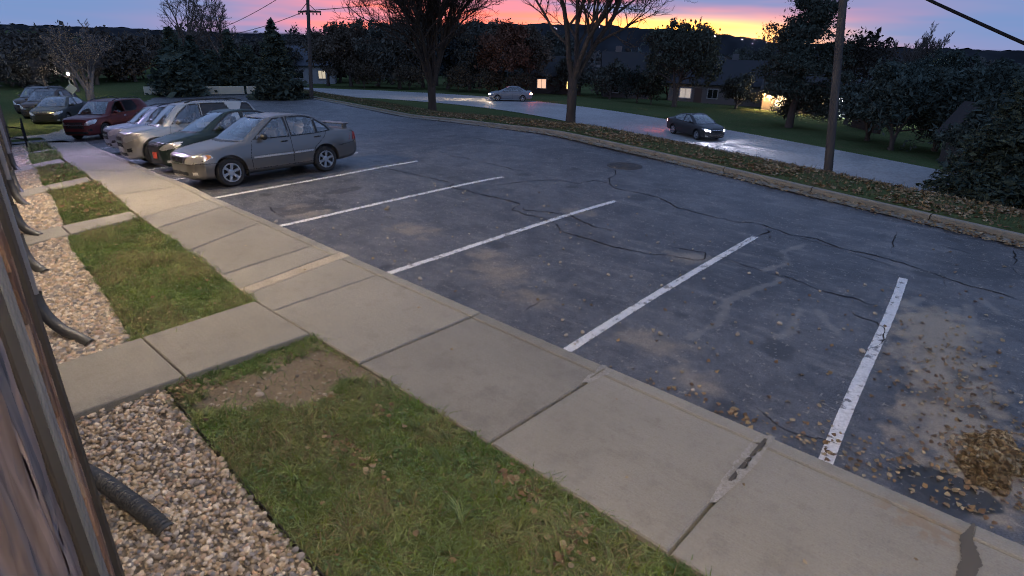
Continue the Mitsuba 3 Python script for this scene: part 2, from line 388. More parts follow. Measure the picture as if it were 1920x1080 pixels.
# wooded ridge on the horizon
azs = np.arange(-112, 45, .22); rs = np.array([420, 520, 640, 780, 930, 1080, 1230, 1380, 1480, 1560, 1640, 1800, 2100.])
A, R_ = np.meshgrid(azs, rs, indexing='ij'); A2 = np.radians(A)
HX, HY = R_ * np.sin(A2), R_ * np.cos(A2)
tgt = np.interp(A, azs, ridge_el(azs))
up = np.clip((R_ - 500) / 1000, 0, 1); up = up * up * (3 - 2 * up)
HZ = -24 + (2.92 + 1560 * np.tan(np.radians(tgt)) + 24 - 3) * up
HZ = HZ + (meshkit.fbm(np.stack([HX / 22, HY / 22, 0 * HX], -1), 3) - .45) * 12 * np.clip(up * 3, 0, 1) - np.clip(R_ - 1600, 0, None) * .12
nx, ny = A.shape
i, j = np.meshgrid(np.arange(nx - 1), np.arange(ny - 1), indexing='ij'); q = (i * ny + j).ravel()
hc = np.array([.030, .032, .036]) * (.6 + .8 * meshkit.noise(np.stack([HX / 15, HY / 15, 0 * HX], -1)).reshape(-1, 1))
structure(put('hills', (np.stack([HX, HY, HZ], -1).reshape(-1, 3), np.vstack([np.stack([q, q + 1, q + ny + 1], 1), np.stack([q, q + ny + 1, q + ny], 1)])), 'v', color=hc, smooth=True))

# ------------------------------------------------------------------ road, parking lot, kerb
def ribbon(pts, lo, hi, zf, n_across=5):
    t = np.gradient(pts, axis=0); t /= np.hypot(*t.T)[:, None]; nrm = np.c_[t[:, 1], -t[:, 0]]
    s = np.linspace(lo, hi, n_across)
    p = pts[:, None] + nrm[:, None] * s[None, :, None]
    n, m = p.shape[:2]
    v = np.concatenate([p, zf(p[..., 0], p[..., 1])[..., None]], -1).reshape(-1, 3)
    a, b = np.meshgrid(np.arange(n - 1), np.arange(m - 1), indexing='ij'); k = (a * m + b).ravel()
    f = np.vstack([np.stack([k, k + 1, k + m + 1], 1), np.stack([k, k + m + 1, k + m], 1)])
    nz = np.cross(v[f[0, 1]] - v[f[0, 0]], v[f[0, 2]] - v[f[0, 0]])[2]
    return v, f if nz > 0 else f[:, ::-1]
road = structure(put('road', ribbon(ROAD_S, -ROAD_HALF, ROAD_HALF, lambda x, y: 0 * x + ROAD_Z, 7), 'm_road', smooth=True))

xs = np.arange(12, -60.1, -.5)
far = np.interp(xs, KERB_S[::-1, 0], KERB_S[::-1, 1])
near = np.where(xs > -31.0, sw_out(xs) - .03, np.where(xs > -33.2, -2.0, 5.9 + (-33.2 - xs) * .55))
lot = []
m = 24
tt = np.linspace(0, 1, m)
PX, PY = np.repeat(xs[:, None], m, 1), near[:, None] + (far - near)[:, None] * tt[None]
PZ = z0(PX) - .10 + .035 * (meshkit.noise(np.stack([PX * .45, PY * .45, 0 * PX], -1)) - .5)
a, b = np.meshgrid(np.arange(len(xs) - 1), np.arange(m - 1), indexing='ij'); k = (a * m + b).ravel()
lot = structure(put('parking_lot', (np.stack([PX, PY, PZ], -1).reshape(-1, 3), np.vstack([np.stack([k, k + m + 1, k + 1], 1), np.stack([k, k + m, k + m + 1], 1)])), 'm_asphalt', smooth=True))
def lot_z(x, y): return z0(x) - .10 + .035 * (meshkit.noise(np.stack([np.asarray(x) * .45, np.asarray(y) * .45, 0 * np.asarray(x)], -1)) - .5)

structure(put('verge', ribbon(KERB_S[:140], .12, 4.4, lambda x, y: land(x, y, False) + .012 - .6 * np.clip((line_dist(x, y, KERB_S[::3]) - 3.3) / 1.0, 0, 1), 18), 'm_ground', smooth=True))

def kerb_mesh(pts, width, zb, zt):
    t = np.gradient(pts, axis=0); t /= np.hypot(*t.T)[:, None]; nrm = np.c_[t[:, 1], -t[:, 0]]
    prof = [(0.0, zb), (.018, zt - .02), (.04, zt), (width, zt), (width, zb)]
    v = np.stack([np.c_[pts + nrm * s, z0(pts[:, 0]) + z] for s, z in prof], 1)
    n, m = v.shape[:2]
    a, b = np.meshgrid(np.arange(n - 1), np.arange(m - 1), indexing='ij'); k = (a * m + b).ravel()
    return v.reshape(-1, 3), np.vstack([np.stack([k, k + m + 1, k + 1], 1), np.stack([k, k + m, k + m + 1], 1)])
# the kerb is cast in lengths with open joints
kerb_i = [k for k in range(2, 132, 4)]
for k in kerb_i:
    seg = KERB_S[k:k + 5].copy()
    seg[-1] += (seg[-2] - seg[-1]) / np.hypot(*(seg[-2] - seg[-1])) * .02
    key = put('kerb__length', kerb_mesh(seg, .17, -.2, .035), 'm_kerb', smooth=25)
structure('kerb')
gut = KERB_S[:132]
structure(put('gutter', ribbon(gut, -.34, -.012, lambda x, y: z0(x) - .072, 3), 'm_kerb', smooth=True))

# painted bay lines
STRIPES = [((-12.02, 4.55), (-12.32, 10.0)), ((-9.38, 4.52), (-9.42, 10.2)), ((-6.30, 4.5), (-6.32, 10.25)), ((-3.18, 4.46), (-3.32, 9.98)), ((-.60, 4.47), (-1.02, 9.52)),
           ((-14.8, 4.75), (-15.1, 10.0)), ((-17.55, 5.1), (-18.0, 10.2)), ((-20.4, 5.45), (-20.9, 10.6)), ((-23.3, 5.85), (-23.9, 11.0)), ((-26.2, 6.2), (-26.9, 11.2))]
for k, (p, q) in enumerate(STRIPES):
    n = 60
    line = np.array(p) + np.linspace(0, 1, n)[:, None] * (np.array(q) - np.array(p))
    line[:, 0] += .02 * np.sin(np.linspace(0, 5, n) + k)
    w = .052 + .006 * meshkit.noise(np.c_[line * 8, np.full(n, k)])
    t = np.gradient(line, axis=0); t /= np.hypot(*t.T)[:, None]; nr = np.c_[t[:, 1], -t[:, 0]]
    L, R2 = line - nr * w[:, None], line + nr * w[:, None]
    v = np.vstack([np.c_[L, lot_z(L[:, 0], L[:, 1]) + .004], np.c_[R2, lot_z(R2[:, 0], R2[:, 1]) + .004]])
    a = np.arange(n - 1)
    key = put('bay_line', (v, np.vstack([np.stack([a, a + n, a + n + 1], 1), np.stack([a, a + n + 1, a + 1], 1)])), 'm_paint', parent=lot, smooth=True)

# tar-filled cracks
VEINS += [[(-2.39, 5.7), (-2.32, 6.28), (-2.5, 7.01), (-2.43, 7.43), (-2.25, 8.22)], [(-1.68, 6.37), (-1.61, 6.66), (-1.74, 7.38)], [(-2.69, 9.51), (-2.42, 8.92), (-2.56, 8.39)], [(-0.19, 9.02), (0.03, 7.82)], [(-0.09, 9.42), (0.11, 9.04)], [(-0.34, 8.41), (-0.3, 8.81)], [(-0.79, 8.42), (-0.7, 8.86)], [(-1.56, 7.47), (-1.2, 6.99)], [(-2.55, 10.13), (-2.68, 9.29)]]
CRACKS = [
([(-12.2, 8.74), (-10.94, 8.81), (-10.17, 8.83), (-9.64, 8.81), (-9.5, 8.53), (-8.59, 8.57), (-7.87, 8.6), (-7.46, 8.58), (-7.32, 8.18), (-6.83, 8.09), (-6.49, 8.15), (-6.04, 7.99), (-5.83, 7.78), (-5.17, 7.74), (-4.62, 7.73), (-4.12, 7.83)], 0.022),
([(-7.29, 8.43), (-7.1, 8.31), (-6.67, 8.55), (-6.28, 8.67), (-5.89, 8.51), (-5.64, 8.41), (-5.42, 8.46), (-5.11, 8.44)], 0.02),
([(-9.21, 8.78), (-8.88, 9.49), (-8.71, 10.34), (-8.4, 10.93), (-7.79, 10.98), (-7.75, 11.58), (-7.3, 11.51), (-6.91, 11.2), (-6.1, 11.26)], 0.018),
([(-7.3, 11.51), (-7.58, 12.0), (-7.73, 12.51), (-8.04, 12.89), (-8.58, 13.06)], 0.018),
([(-13.26, 11.54), (-12.46, 11.22), (-10.66, 11.15), (-9.71, 11.04), (-9.31, 11.12)], 0.012),
([(-26.95, 17.85), (-23.36, 17.23), (-18.72, 15.16)], 0.012),
([(-16.83, 14.97), (-15.06, 14.52), (-13.65, 14.17)], 0.012),
([(-6.3, 11.2), (-5.88, 11.22), (-5.48, 10.97), (-5.11, 10.74), (-4.71, 10.69), (-4.32, 10.65), (-3.93, 10.63), (-3.63, 10.84), (-3.27, 10.72), (-2.9, 10.54), (-2.53, 10.66), (-2.07, 10.38), (-1.71, 10.37), (-1.32, 10.32), (-0.94, 10.17), (-0.64, 10.03), (-0.28, 9.86), (0.02, 9.84), (0.32, 9.73)], 0.022),
([(-4.25, 7.76), (-3.83, 8.04), (-3.49, 8.04), (-3.43, 8.24), (-3.53, 8.5), (-3.86, 8.46), (-4.16, 8.38)], 0.014),
([(-3.51, 8.45), (-3.01, 8.46), (-2.52, 8.3), (-2.25, 8.34), (-1.97, 8.28), (-1.68, 8.18), (-1.49, 8.17), (-1.29, 8.22), (-1.19, 8.16), (-0.97, 8.19)], 0.017),
([(-3.38, 10.7), (-3.24, 10.37), (-3.26, 9.98)], 0.02),
([(-2.9, 10.54), (-2.42, 10.42), (-2.05, 10.32), (-1.49, 10.08), (-1.15, 10.02)], 0.012),
([(-1.29, 7.78), (-1.12, 7.64), (-0.95, 7.64), (-0.83, 7.55), (-0.79, 7.31), (-0.79, 7.01), (-0.86, 6.71), (-0.83, 6.56)], 0.013),
([(-1.6, 12.08), (-1.5, 11.38), (-1.39, 10.69)], 0.012),
([(-1.09, 11.81), (-0.72, 11.69), (-0.29, 11.52)], 0.01),
([(-0.07, 11.19), (0.09, 11.22), (0.27, 10.76)], 0.016),
([(0.05, 12.32), (0.13, 11.39)], 0.02),
([(-0.61, 10.0), (-0.51, 9.57)], 0.014),
([(-3.28, 8.83), (-3.28, 9.54), (-3.32, 10.02)], 0.012),
([(-1.29, 4.88), (-1.2, 4.78), (-1.06, 4.7), (-0.88, 4.7), (-0.72, 4.77), (-0.58, 4.77), (-0.5, 4.79), (-0.44, 4.7)], 0.013),
([(-10.74, 5.0), (-9.94, 4.82), (-9.56, 4.88)], 0.016),
([(-4.11, 4.86), (-4.18, 5.2), (-4.13, 5.43)], 0.014)]
cr_v, cr_f, base = [], [], 0
for pts, w in CRACKS:
    p = np.array(pts, float)
    d = np.r_[0, np.cumsum(np.hypot(*np.diff(p, axis=0).T))]
    n = max(4, int(d[-1] / .045))
    s = np.linspace(0, d[-1], n)
    q = np.c_[np.interp(s, d, p[:, 0]), np.interp(s, d, p[:, 1])]
    q += (np.stack([meshkit.fbm(np.c_[q * 7, np.full(n, 3.)], 3), meshkit.fbm(np.c_[q * 7, np.full(n, 9.)], 3)], 1) - .5) * .10
    t = np.gradient(q, axis=0); t /= np.hypot(*t.T)[:, None] + 1e-9; nr = np.c_[t[:, 1], -t[:, 0]]
    ww = .5 * w * (.15 + 1.5 * meshkit.noise(np.c_[q * 5, np.full(n, 1.)])) * np.clip(np.minimum(s, d[-1] - s) / .25, .15, 1)
    L, R2 = q - nr * ww[:, None], q + nr * ww[:, None]
    v = np.vstack([np.c_[L, lot_z(*L.T) + .007], np.c_[R2, lot_z(*R2.T) + .007]]); a = np.arange(n - 1)
    scene_m = (v, np.vstack([np.stack([a, a + n + 1, a + n], 1), np.stack([a, a + 1, a + n + 1], 1)])[:, ::-1])
    put('crack', scene_m, 'v', parent=lot, color=(.034, .033, .033), smooth=True)

# iron cover of a manhole, set in a square of patched asphalt
mh = np.array([-8.15, 13.55])
mv = thing('manhole_cover', 'round iron manhole cover set in the asphalt beyond the parking bays', 'manhole cover')
rings = []
for r0, r1, zt in ((.0, .07, .012), (.10, .16, .012), (.19, .25, .012), (.28, .34, .012)):
    an = np.linspace(0, 2 * np.pi, 41)
    pr = [(max(r0, .001), 0), (max(r0, .001), zt), (r1, zt), (r1, 0)]
    rings.append(trimesh.creation.revolve(np.array(pr), sections=40))
plate = cat(rings + [trimesh.creation.cylinder(.37, .012, sections=40)])
plate.apply_translation([*mh, float(lot_z(*mh)) + .010]); put('lid', plate, 'v', mv, color=(.10, .098, .10))
fr = trimesh.creation.annulus(.385, .46, .02, sections=40); fr.apply_translation([*mh, float(lot_z(*mh)) + .006]); put('frame', fr, 'v', mv, color=(.11, .107, .108))

# ------------------------------------------------------------------ pavement of concrete slabs
JOINTS = [((5.4, 5.4), .012), ((2.1, 2.1), .012), ((.33, .36), .012), ((-1.03, -1.05), .016), ((-2.57, -2.61), .022), ((-4.34, -4.36), .014), ((-6.13, -6.05), .012), ((-7.02, -6.72), .006),
          ((-7.25, -6.93), .006), ((-7.79, -7.55), .010), ((-9.44, -8.80), .010), ((-10.85, -10.25), .010), ((-11.6, -11.1), .010), ((-13.2, -13.2), .010), ((-15.1, -15.6), .010), ((-16.9, -18.2), .010),
          ((-18.8, -20.98), .010), ((-22.0, -23.8), .010), ((-25.2, -25.5), .010), ((-28.4, -29.4), .010)]
pav = 'pavement'; structure(pav)
for ((o1, i1), g1), ((o2, i2), g2) in zip(JOINTS[:-1], JOINTS[1:]):
    strip = (o1 == -7.02)
    def edge(o, i, g, s):
        return np.array([(o + s * g / 2, sw_out(o)), (i + s * g / 2, sw_in(i))])
    A_, B_ = edge(o1, i1, g1, -1), edge(o2, i2, g2, 1)
    n = 6
    outer = [(x, sw_out(x)) for x in np.linspace(A_[0, 0], B_[0, 0], n)]
    inner = [(x, sw_in(x)) for x in np.linspace(B_[1, 0], A_[1, 0], n)]
    lift = RNG.uniform(-.004, .006)
    if strip:
        key = put('mortar_strip', slab(Polygon(outer + inner), flat(.006), .12), 'm_mortar', parent=pav, smooth=20)
        tag(key, 'pale sandy mortar strip across the pavement')
        continue
    full = Polygon(outer + inner)
    mid_o = [(x, y - .165) for x, y in outer]
    slab_p = Polygon(mid_o + inner).buffer(-.003)
    curb_p = Polygon(outer + [(x, y - .156) for x, y in outer[::-1]])
    mc = 'm_concrete_b' if o1 == -11.6 else ('m_concrete', 'm_concrete_c', 'm_concrete')[RNG.integers(0, 3)]
    put('slab', slab(slab_p, flat(lift), .12), mc, parent=pav, smooth=20)
    put('curb_edge', slab(curb_p, flat(lift), .16), mc, parent=pav, smooth=20)
scene['m_mortar'] = {'type': 'twosided', 'b': {'type': 'diffuse', 'reflectance': proc(lambda p, n, uv: mix((.38, .33, .25), (.52, .46, .36), fbm(p.x * 9, p.y * 9, 0, 3)) * (.85 + .3 * noise(p.x * 90, p.y * 90)))}}
# crumbled joint with pale mortar smeared round it
def ragged(pts, amp, seed):
    poly = Polygon(pts); b = poly.exterior; n = 90
    out = []
    for t in np.linspace(0, 1, n, endpoint=False):
        c = np.array(b.interpolate(t, normalized=True).coords[0]); cc = np.array(poly.centroid.coords[0])
        k = (meshkit.fbm(np.array([[c[0] * 14, c[1] * 14, seed]]), 3)[0] - .5) * 2 * amp
        out.append(c + (c - cc) / np.linalg.norm(c - cc) * k)
    return Polygon(out).buffer(0)
for pts, h in (([(-.985, 4.34), (-1.10, 4.34), (-1.10, 3.9), (-1.09, 3.55), (-1.06, 3.3), (-1.02, 3.32), (-.99, 3.6), (-.975, 4.0)], .008), ([(-2.50, 4.33), (-2.64, 4.33), (-2.63, 4.1), (-2.60, 3.95), (-2.54, 4.0)], .008)):
    poly = ragged(pts, .05, h)
    hole = ragged([(pts[0][0] * .5 + pts[1][0] * .5 + dx, y) for dx, y in ((-.018, 4.30), (-.03, 4.15), (-.012, 4.0), (-.035, 3.85), (-.012, 3.62), (.012, 3.62), (.022, 3.85), (.008, 4.0), (.026, 4.15), (.015, 4.30))], .03, 5) if pts[0][0] > -2 else ragged([(-2.575, 4.3), (-2.595, 4.3), (-2.60, 4.05), (-2.58, 4.05)], .01, 6)
    poly = poly.difference(hole)
    poly = max(getattr(poly, 'geoms', [poly]), key=lambda g: g.area)
    p, f = fill_polygon(poly, .03)
    key = put('mortar_smear', (np.c_[p, z0(p[:, 0]) + h], f), 'm_mortar2', parent=pav); tag(key, 'pale mortar smeared along a crumbling joint')
    if pts[0][0] > -2:
        p, f = fill_polygon(hole, .02); put('joint_gap', (np.c_[p, z0(p[:, 0]) + .002], f), 'v', parent=pav, color=(.10, .09, .08))
scene['m_mortar2'] = {'type': 'twosided', 'b': {'type': 'diffuse', 'reflectance': proc(lambda p, n, uv: mix((.28, .26, .225), (.40, .38, .34), fbm(p.x * 16, p.y * 16, 0, 3)) * (.8 + .4 * noise(p.x * 90, p.y * 90)))}}
# dark tar strip down the last joint
q = np.array([(.33, 4.34), (.31, 4.15), (.36, 3.95), (.33, 3.7), (.37, 3.4), (.35, 3.0), (.36, 2.74)]); w = np.array([.012, .05, .055, .05, .04, .035, .03])
dl = np.linspace(0, 6, 160); q2 = np.c_[np.interp(dl, range(7), q[:, 0]), np.interp(dl, range(7), q[:, 1])]; w2 = np.interp(dl, range(7), w) * (.7 + .6 * meshkit.noise(np.c_[q2 * 12, 0 * dl]))
w2 = w2 * .75 * (.6 + .8 * meshkit.fbm(np.c_[q2 * 40, 0 * dl], 3))
v = np.vstack([np.c_[q2 - np.c_[w2, 0 * w2], z0(q2[:, 0]) + .010], np.c_[q2 + np.c_[w2, 0 * w2], z0(q2[:, 0]) + .010]]); a = np.arange(159)
put('tar_joint', (v, np.vstack([np.stack([a, a + 160, a + 161], 1), np.stack([a, a + 161, a + 1], 1)])[:, ::-1]), 'v', parent=pav, color=(.13, .118, .10))

# paths to the doors
PATHS = [((-6.25, -.2), (-6.39, 2.68), (-5.31, -.2), (-5.20, 2.69), 1.45), ((-11.1, .2), (-11.60, 2.97), (-10.3, .2), (-11.12, 2.95), 1.9), ((-14.85, .9), (-16.67, 3.54), (-13.8, .9), (-15.71, 3.43), 2.6),
         ((-19.6, 1.5), (-22.5, 4.2), (-18.4, 1.5), (-21.4, 4.10), 3.3), ((-25.6, 3.0), (-26.9, 4.83), (-24.9, 3.0), (-26.1, 4.74), 4.2), ((-29.2, 4.0), (-29.5, 5.1), (-28.6, 4.0), (-28.9, 5.03), 4.6)]
for k, (f0, f1, n0, n1, yj) in enumerate(PATHS):
    key = f'path' if k == 0 else f'path_{k:03d}'
    TAKEN.add(key); structure(key)
    f0, f1, n0, n1 = map(np.array, (f0, f1, n0, n1))
    tj = (yj - f0[1]) / (f1[1] - f0[1])
    fm, nm = f0 + tj * (f1 - f0), n0 + tj * (n1 - n0)
    for c in ([f0, fm - [0, .006], nm - [0, .006], n0], [fm + [0, .006], f1 - [0, .012], n1 - [0, .012], nm + [0, .006]]):
        put('slab', slab(Polygon(c), flat(.012 if k else .034), .10 if k else .13), 'm_concrete', parent=key, smooth=20)

# ------------------------------------------------------------------ beds of gravel, lawns and bare soil
spans = [(-5.29, 3.0), (-10.35, -6.33), (-13.85, -11.3), (-18.5, -15.2), (-25.0, -20.2), (-29.0, -26.2)]
def path_x(k, y, side):
    f0, f1, n0, n1, _ = PATHS[k]
    p, q = (f0, f1) if side == 'far' else (n0, n1)
    return p[0] + (y - p[1]) / (q[1] - p[1]) * (q[0] - p[0])
def bed_poly(k, lower, upper, gap=.0):
    """area between two lines (functions of x), between path k (right side: its far edge bounds the next) and the one before"""
    pts = []
    rx = lambda y: 3.5 if k == 0 else path_x(k - 1, y, 'far') - .012
    lx = lambda y: path_x(k, y, 'near') + .012
    xr = 0; 
    def solve(g, line):
        y = 2.0
        for _ in range(30): y = line(g(y))
        return g(y), float(y)
    r0, r1, l0, l1 = solve(rx, lower), solve(rx, upper), solve(lx, lower), solve(lx, upper)
    lo = [(x, float(lower(x))) for x in np.linspace(r0[0], l0[0], 14)]
    hi = [(x, float(upper(x))) for x in np.linspace(l1[0], r1[0], 14)]
    return Polygon(lo + hi).buffer(0)
BEDS = [bed_poly(k, lambda x: wall_y(x) - .05, lambda x: edging(x) - .012) for k in range(6)]
LAWNS = [bed_poly(k, lambda x: edging(x) + .012, lambda x: sw_in(x) - .004) for k in range(6)]
SOIL_PATCH = Polygon([(-5.2, 1.34), (-4.95, 1.62), (-4.86, 2.70), (-4.15, 2.70), (-3.75, 2.69), (-3.72, 2.45), (-4.02, 2.2), (-4.16, 1.95), (-4.5, 1.55), (-4.75, 1.33)])

scene['m_gravel_base'] = {'type': 'twosided', 'b': {'type': 'diffuse', 'reflectance': proc(lambda p, n, uv: mix((.12, .10, .08), (.34, .29, .23), noise(p.x * 70, p.y * 70)) * (.7 + .5 * noise(p.x * 190, p.y * 190)))}}
def gravel(name, poly, size, layers, sub, n, label):
    base = put(name, sheet(poly, flat(-.045), .35), 'm_gravel_base'); structure(base)
    bv, bf = blob(sub)
    p = in_poly(poly.buffer(-size * .45), n); n = len(p)
    s = size * RNG.lognormal(0, .28, n)[:, None] * np.stack([RNG.uniform(.7, 1.0, n), RNG.uniform(.55, .85, n), RNG.uniform(.38, .6, n)], 1)
    z = -.058 + RNG.beta(1.7, 1.3, n) * .056 * layers
    rot = rand_rot(n, .7)
    mats = rot * s[:, None, :]
    shift = np.c_[p, z0(p[:, 0]) + z]
    pal = np.array([(.46, .40, .32), (.40, .33, .25), (.52, .47, .40), (.34, .30, .27), (.27, .25, .245), (.44, .34, .27), (.56, .52, .46), (.36, .29, .22), (.20, .19, .19)])
    col = pal[RNG.integers(0, len(pal), n)] * RNG.uniform(1.0, 1.5, (n, 1)) * np.array([1.04, 1.0, .93])
    (v, f), c = scatter(bv, bf, mats, shift, col)
    v = v + (meshkit.noise(v * 55) - .5)[:, None] * size * .30
    c = c * (.82 + .36 * meshkit.noise(v * 160))[:, None]
    key = put('pebbles', (v, f), 'v', parent=base, color=c, smooth=True); tag(key, label, kind='stuff')
gravel('gravel_bed', BEDS[0], .019, 1.0, 1, 21000, 'rounded tan and grey river pebbles in the nearest bed')
gravel('gravel_bed', BEDS[1], .024, 1.0, 1, 10500, 'tan river pebbles between the two nearest paths')
gravel('gravel_bed', BEDS[2], .030, 1.0, 1, 4600, 'tan river pebbles beyond the second path')
gravel('gravel_bed', BEDS[3], .034, 1.0, 1, 4200, 'pinkish river pebbles beyond the third path')
for k in (4, 5): gravel('gravel_bed', BEDS[k], .045, 1.0, 1, 1500, 'pinkish river pebbles in the far beds')

for k, (poly, span) in enumerate(zip(BEDS[:2], spans)):      # dark edging strip between gravel and lawn
    xs_ = np.linspace(span[0] + .02, min(span[1], 3.2), 40) if k == 0 else None
    if xs_ is None: continue
    e = np.c_[xs_, edging(xs_)]
    v = np.stack([np.c_[e - [0, .004], z0(xs_) - .012], np.c_[e - [0, .004], z0(xs_) - .12], np.c_[e + [0, .004], z0(xs_) - .012]], 1).reshape(-1, 3)
    k_ = np.arange(39) * 3
    f = np.vstack([np.stack([k_, k_ + 1, k_ + 4], 1), np.stack([k_, k_ + 4, k_ + 3], 1), np.stack([k_, k_ + 3, k_ + 5], 1), np.stack([k_, k_ + 5, k_ + 2], 1)])
    ed = put('lawn_edging', (v, f), 'v', color=(.05, .045, .04)); tag(ed, 'dark thin edging strip between the near pebble bed and the lawn', 'edging')

def lawn_z(x, y): return z0(x) - .03 + .05 * (meshkit.noise(np.stack([np.asarray(x) * 1.7, np.asarray(y) * 1.7, 0 * np.asarray(x)], -1)) - .5)
def turf_fn(p, n, uv):
    a = fbm(p.x * 4, p.y * 4, 1, 3); f = noise(p.x * 110, p.y * 110, 2)
    c = mix((.085, .105, .040), (.15, .155, .07), a) * (.6 + .7 * f)
    # bare soil shows at the corner by the nearest path
    d = seg_dist(p, [(-4.85, 2.55), (-4.15, 2.55), (-3.85, 2.62)])
    d = dr.minimum(d, seg_dist(p, [(-5.05, 1.50), (-4.55, 1.85), (-4.35, 2.3), (-4.8, 2.3)]))
    return mix(c, soil_fn(p, n, uv), smoothstep(.36, .24, d + .22 * (fbm(p.x * 9, p.y * 9, 4, 3) - .5)))
def grass(parent, poly, n, h, w, hole=None, name='blades', dry=.3):
    p = in_poly(poly, n)
    if hole is not None:
        ph = p + (meshkit.fbm(np.c_[p * 11, np.full(len(p), 7.)], 3)[:, None] - .5) * .30
        p = p[~(shapely.contains_xy(hole, ph[:, 0], ph[:, 1]) & (RNG.random(len(p)) < .97))]
    dens = meshkit.fbm(np.c_[p * 1.6, np.zeros(len(p))], 3)
    p = p[RNG.random(len(p)) < np.clip(.6 + 2.2 * (dens - .36), .3, 1)]
    n = len(p)
    # the blades stand in tufts of uneven height and tone
    from scipy.spatial import cKDTree
    cen = in_poly(poly, max(4, int(poly.area * 420))); _, ci = cKDTree(cen).query(p)
    p = p + (cen[ci] - p) * RNG.uniform(.15, .6, (n, 1))
    ch, ct = RNG.lognormal(0, .38, len(cen)), RNG.normal(0, .20, len(cen))
    tone = meshkit.fbm(np.c_[p * 2.3, np.full(n, 4.)], 3)
    hh = h * RNG.lognormal(0, .28, n) * (.6 + .9 * tone) * ch[ci]
    az = RNG.uniform(0, 2 * np.pi, n); lean = RNG.uniform(.45, 1.7, n)
    d = np.c_[np.cos(az), np.sin(az)]; s = np.c_[-d[:, 1], d[:, 0]] * (w * RNG.uniform(.7, 1.3, n))[:, None]
    zb = lawn_z(p[:, 0], p[:, 1]) - .005
    b = np.c_[p, zb]; S = np.c_[s, np.zeros(n)]
    mid = b + np.c_[d * (hh * lean * .40)[:, None], hh * .55]
    tip = b + np.c_[d * (hh * lean)[:, None], hh * (1 - .42 * lean)]
    v = np.stack([b - S, b + S, mid + S * .8, mid - S * .8, tip], 1).reshape(-1, 3)
    f = (np.array([[0, 1, 2], [0, 2, 3], [3, 2, 4]])[None] + (np.arange(n) * 5)[:, None, None]).reshape(-1, 3)
    g = np.array([.178, .228, .086]) + (tone - .45)[:, None] * np.array([.20, .12, .08]) + RNG.normal(0, .03, (n, 1))
    g = g * (1 + ct[ci][:, None] * np.array([1.1, 1.0, .9]))
    isdry = (RNG.random(n) < dry * np.clip(3.2 * (tone - .38), .12, 1))
    g = np.where(isdry[:, None], np.array([.27, .22, .12]) * RNG.uniform(.6, 1.1, (n, 1)), g)
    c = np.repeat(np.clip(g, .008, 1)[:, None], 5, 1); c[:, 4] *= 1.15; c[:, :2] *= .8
    k = put(name, (v, f), 'v', parent=parent, color=c.reshape(-1, 3), smooth=False)
    labels[k] = {'kind': 'stuff', 'label': 'short green and dry grass blades'}
scene['m_turf'] = {'type': 'twosided', 'b': {'type': 'diffuse', 'reflectance': proc(turf_fn)}}
LAWN_CFG = [(90000, .046, .0034), (52000, .048, .0042), (9000, .05, .005), (7000, .06, .007), (5000, .07, .010), (2500, .08, .013)]
lawn_keys = []
for k, (poly, (n, h, w)) in enumerate(zip(LAWNS, LAWN_CFG)):
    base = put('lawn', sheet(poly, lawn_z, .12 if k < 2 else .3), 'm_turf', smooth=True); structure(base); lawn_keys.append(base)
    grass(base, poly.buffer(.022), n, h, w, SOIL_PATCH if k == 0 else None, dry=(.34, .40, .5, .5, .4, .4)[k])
for cx, cy, r, n in ((-4.05, 2.42, .17, 1500), (-3.80, 2.55, .10, 600), (-3.66, 2.36, .12, 700), (-4.95, 1.42, .12, 300), (-4.3, 1.75, .12, 350)):   # tufts in the bare soil
    grass(lawn_keys[0], Point(cx, cy).buffer(r), n, .05, .0024, name='tuft', dry=.2)
for poly, n in ((LAWNS[0], 900), (LAWNS[1], 350)):   # broad-leaved weeds in the lawn
    p = in_poly(poly, n); p = p[~shapely.contains_xy(SOIL_PATCH, p[:, 0], p[:, 1])]
    p = p[meshkit.fbm(np.c_[p * 1.3 + 9, np.zeros(len(p))], 3) > .47]
    P = np.repeat(p, 4, 0) + RNG.normal(0, .02, (4 * len(p), 2)); n = len(P)
    ang = np.linspace(0, 2 * np.pi, 7)[:-1]
    bv = np.vstack([[0, 0, .1], np.c_[np.cos(ang), np.sin(ang) * .8, 0 * ang]]); bf = np.array([[0, 1 + i, 1 + (i + 1) % 6] for i in range(6)])
    s = RNG.uniform(.007, .015, n)
    (v, f), c = scatter(bv, bf, rand_rot(n, .7) * s[:, None, None], np.c_[P, lawn_z(*P.T) + RNG.uniform(.012, .04, n)], np.array([.10, .16, .055]) * RNG.uniform(.7, 1.4, (n, 1)))
    k = put('weeds', (v, f), 'vg', parent=lawn_keys[0 if poly is LAWNS[0] else 1], color=c, smooth=True); labels[k] = {'kind': 'stuff', 'label': 'clover and broad-leaved weeds in the grass'}
# stones and litter on the bare soil
p = in_poly(SOIL_PATCH, 170); n = len(p); bv, bf = blob(1)
(v, f), c = scatter(bv, bf, rand_rot(n, .5) * (RNG.lognormal(0, .5, (n, 1)) * np.array([.012, .009, .006]))[:, None, :], np.c_[p, lawn_z(*p.T) + .004], np.array([.36, .31, .25]) * RNG.uniform(.5, 1.35, (n, 1)))
k = put('stones', (v, f), 'v', parent=lawn_keys[0], color=c, smooth=True); labels[k] = {'kind': 'stuff', 'label': 'small stones strewn over the bare soil'}
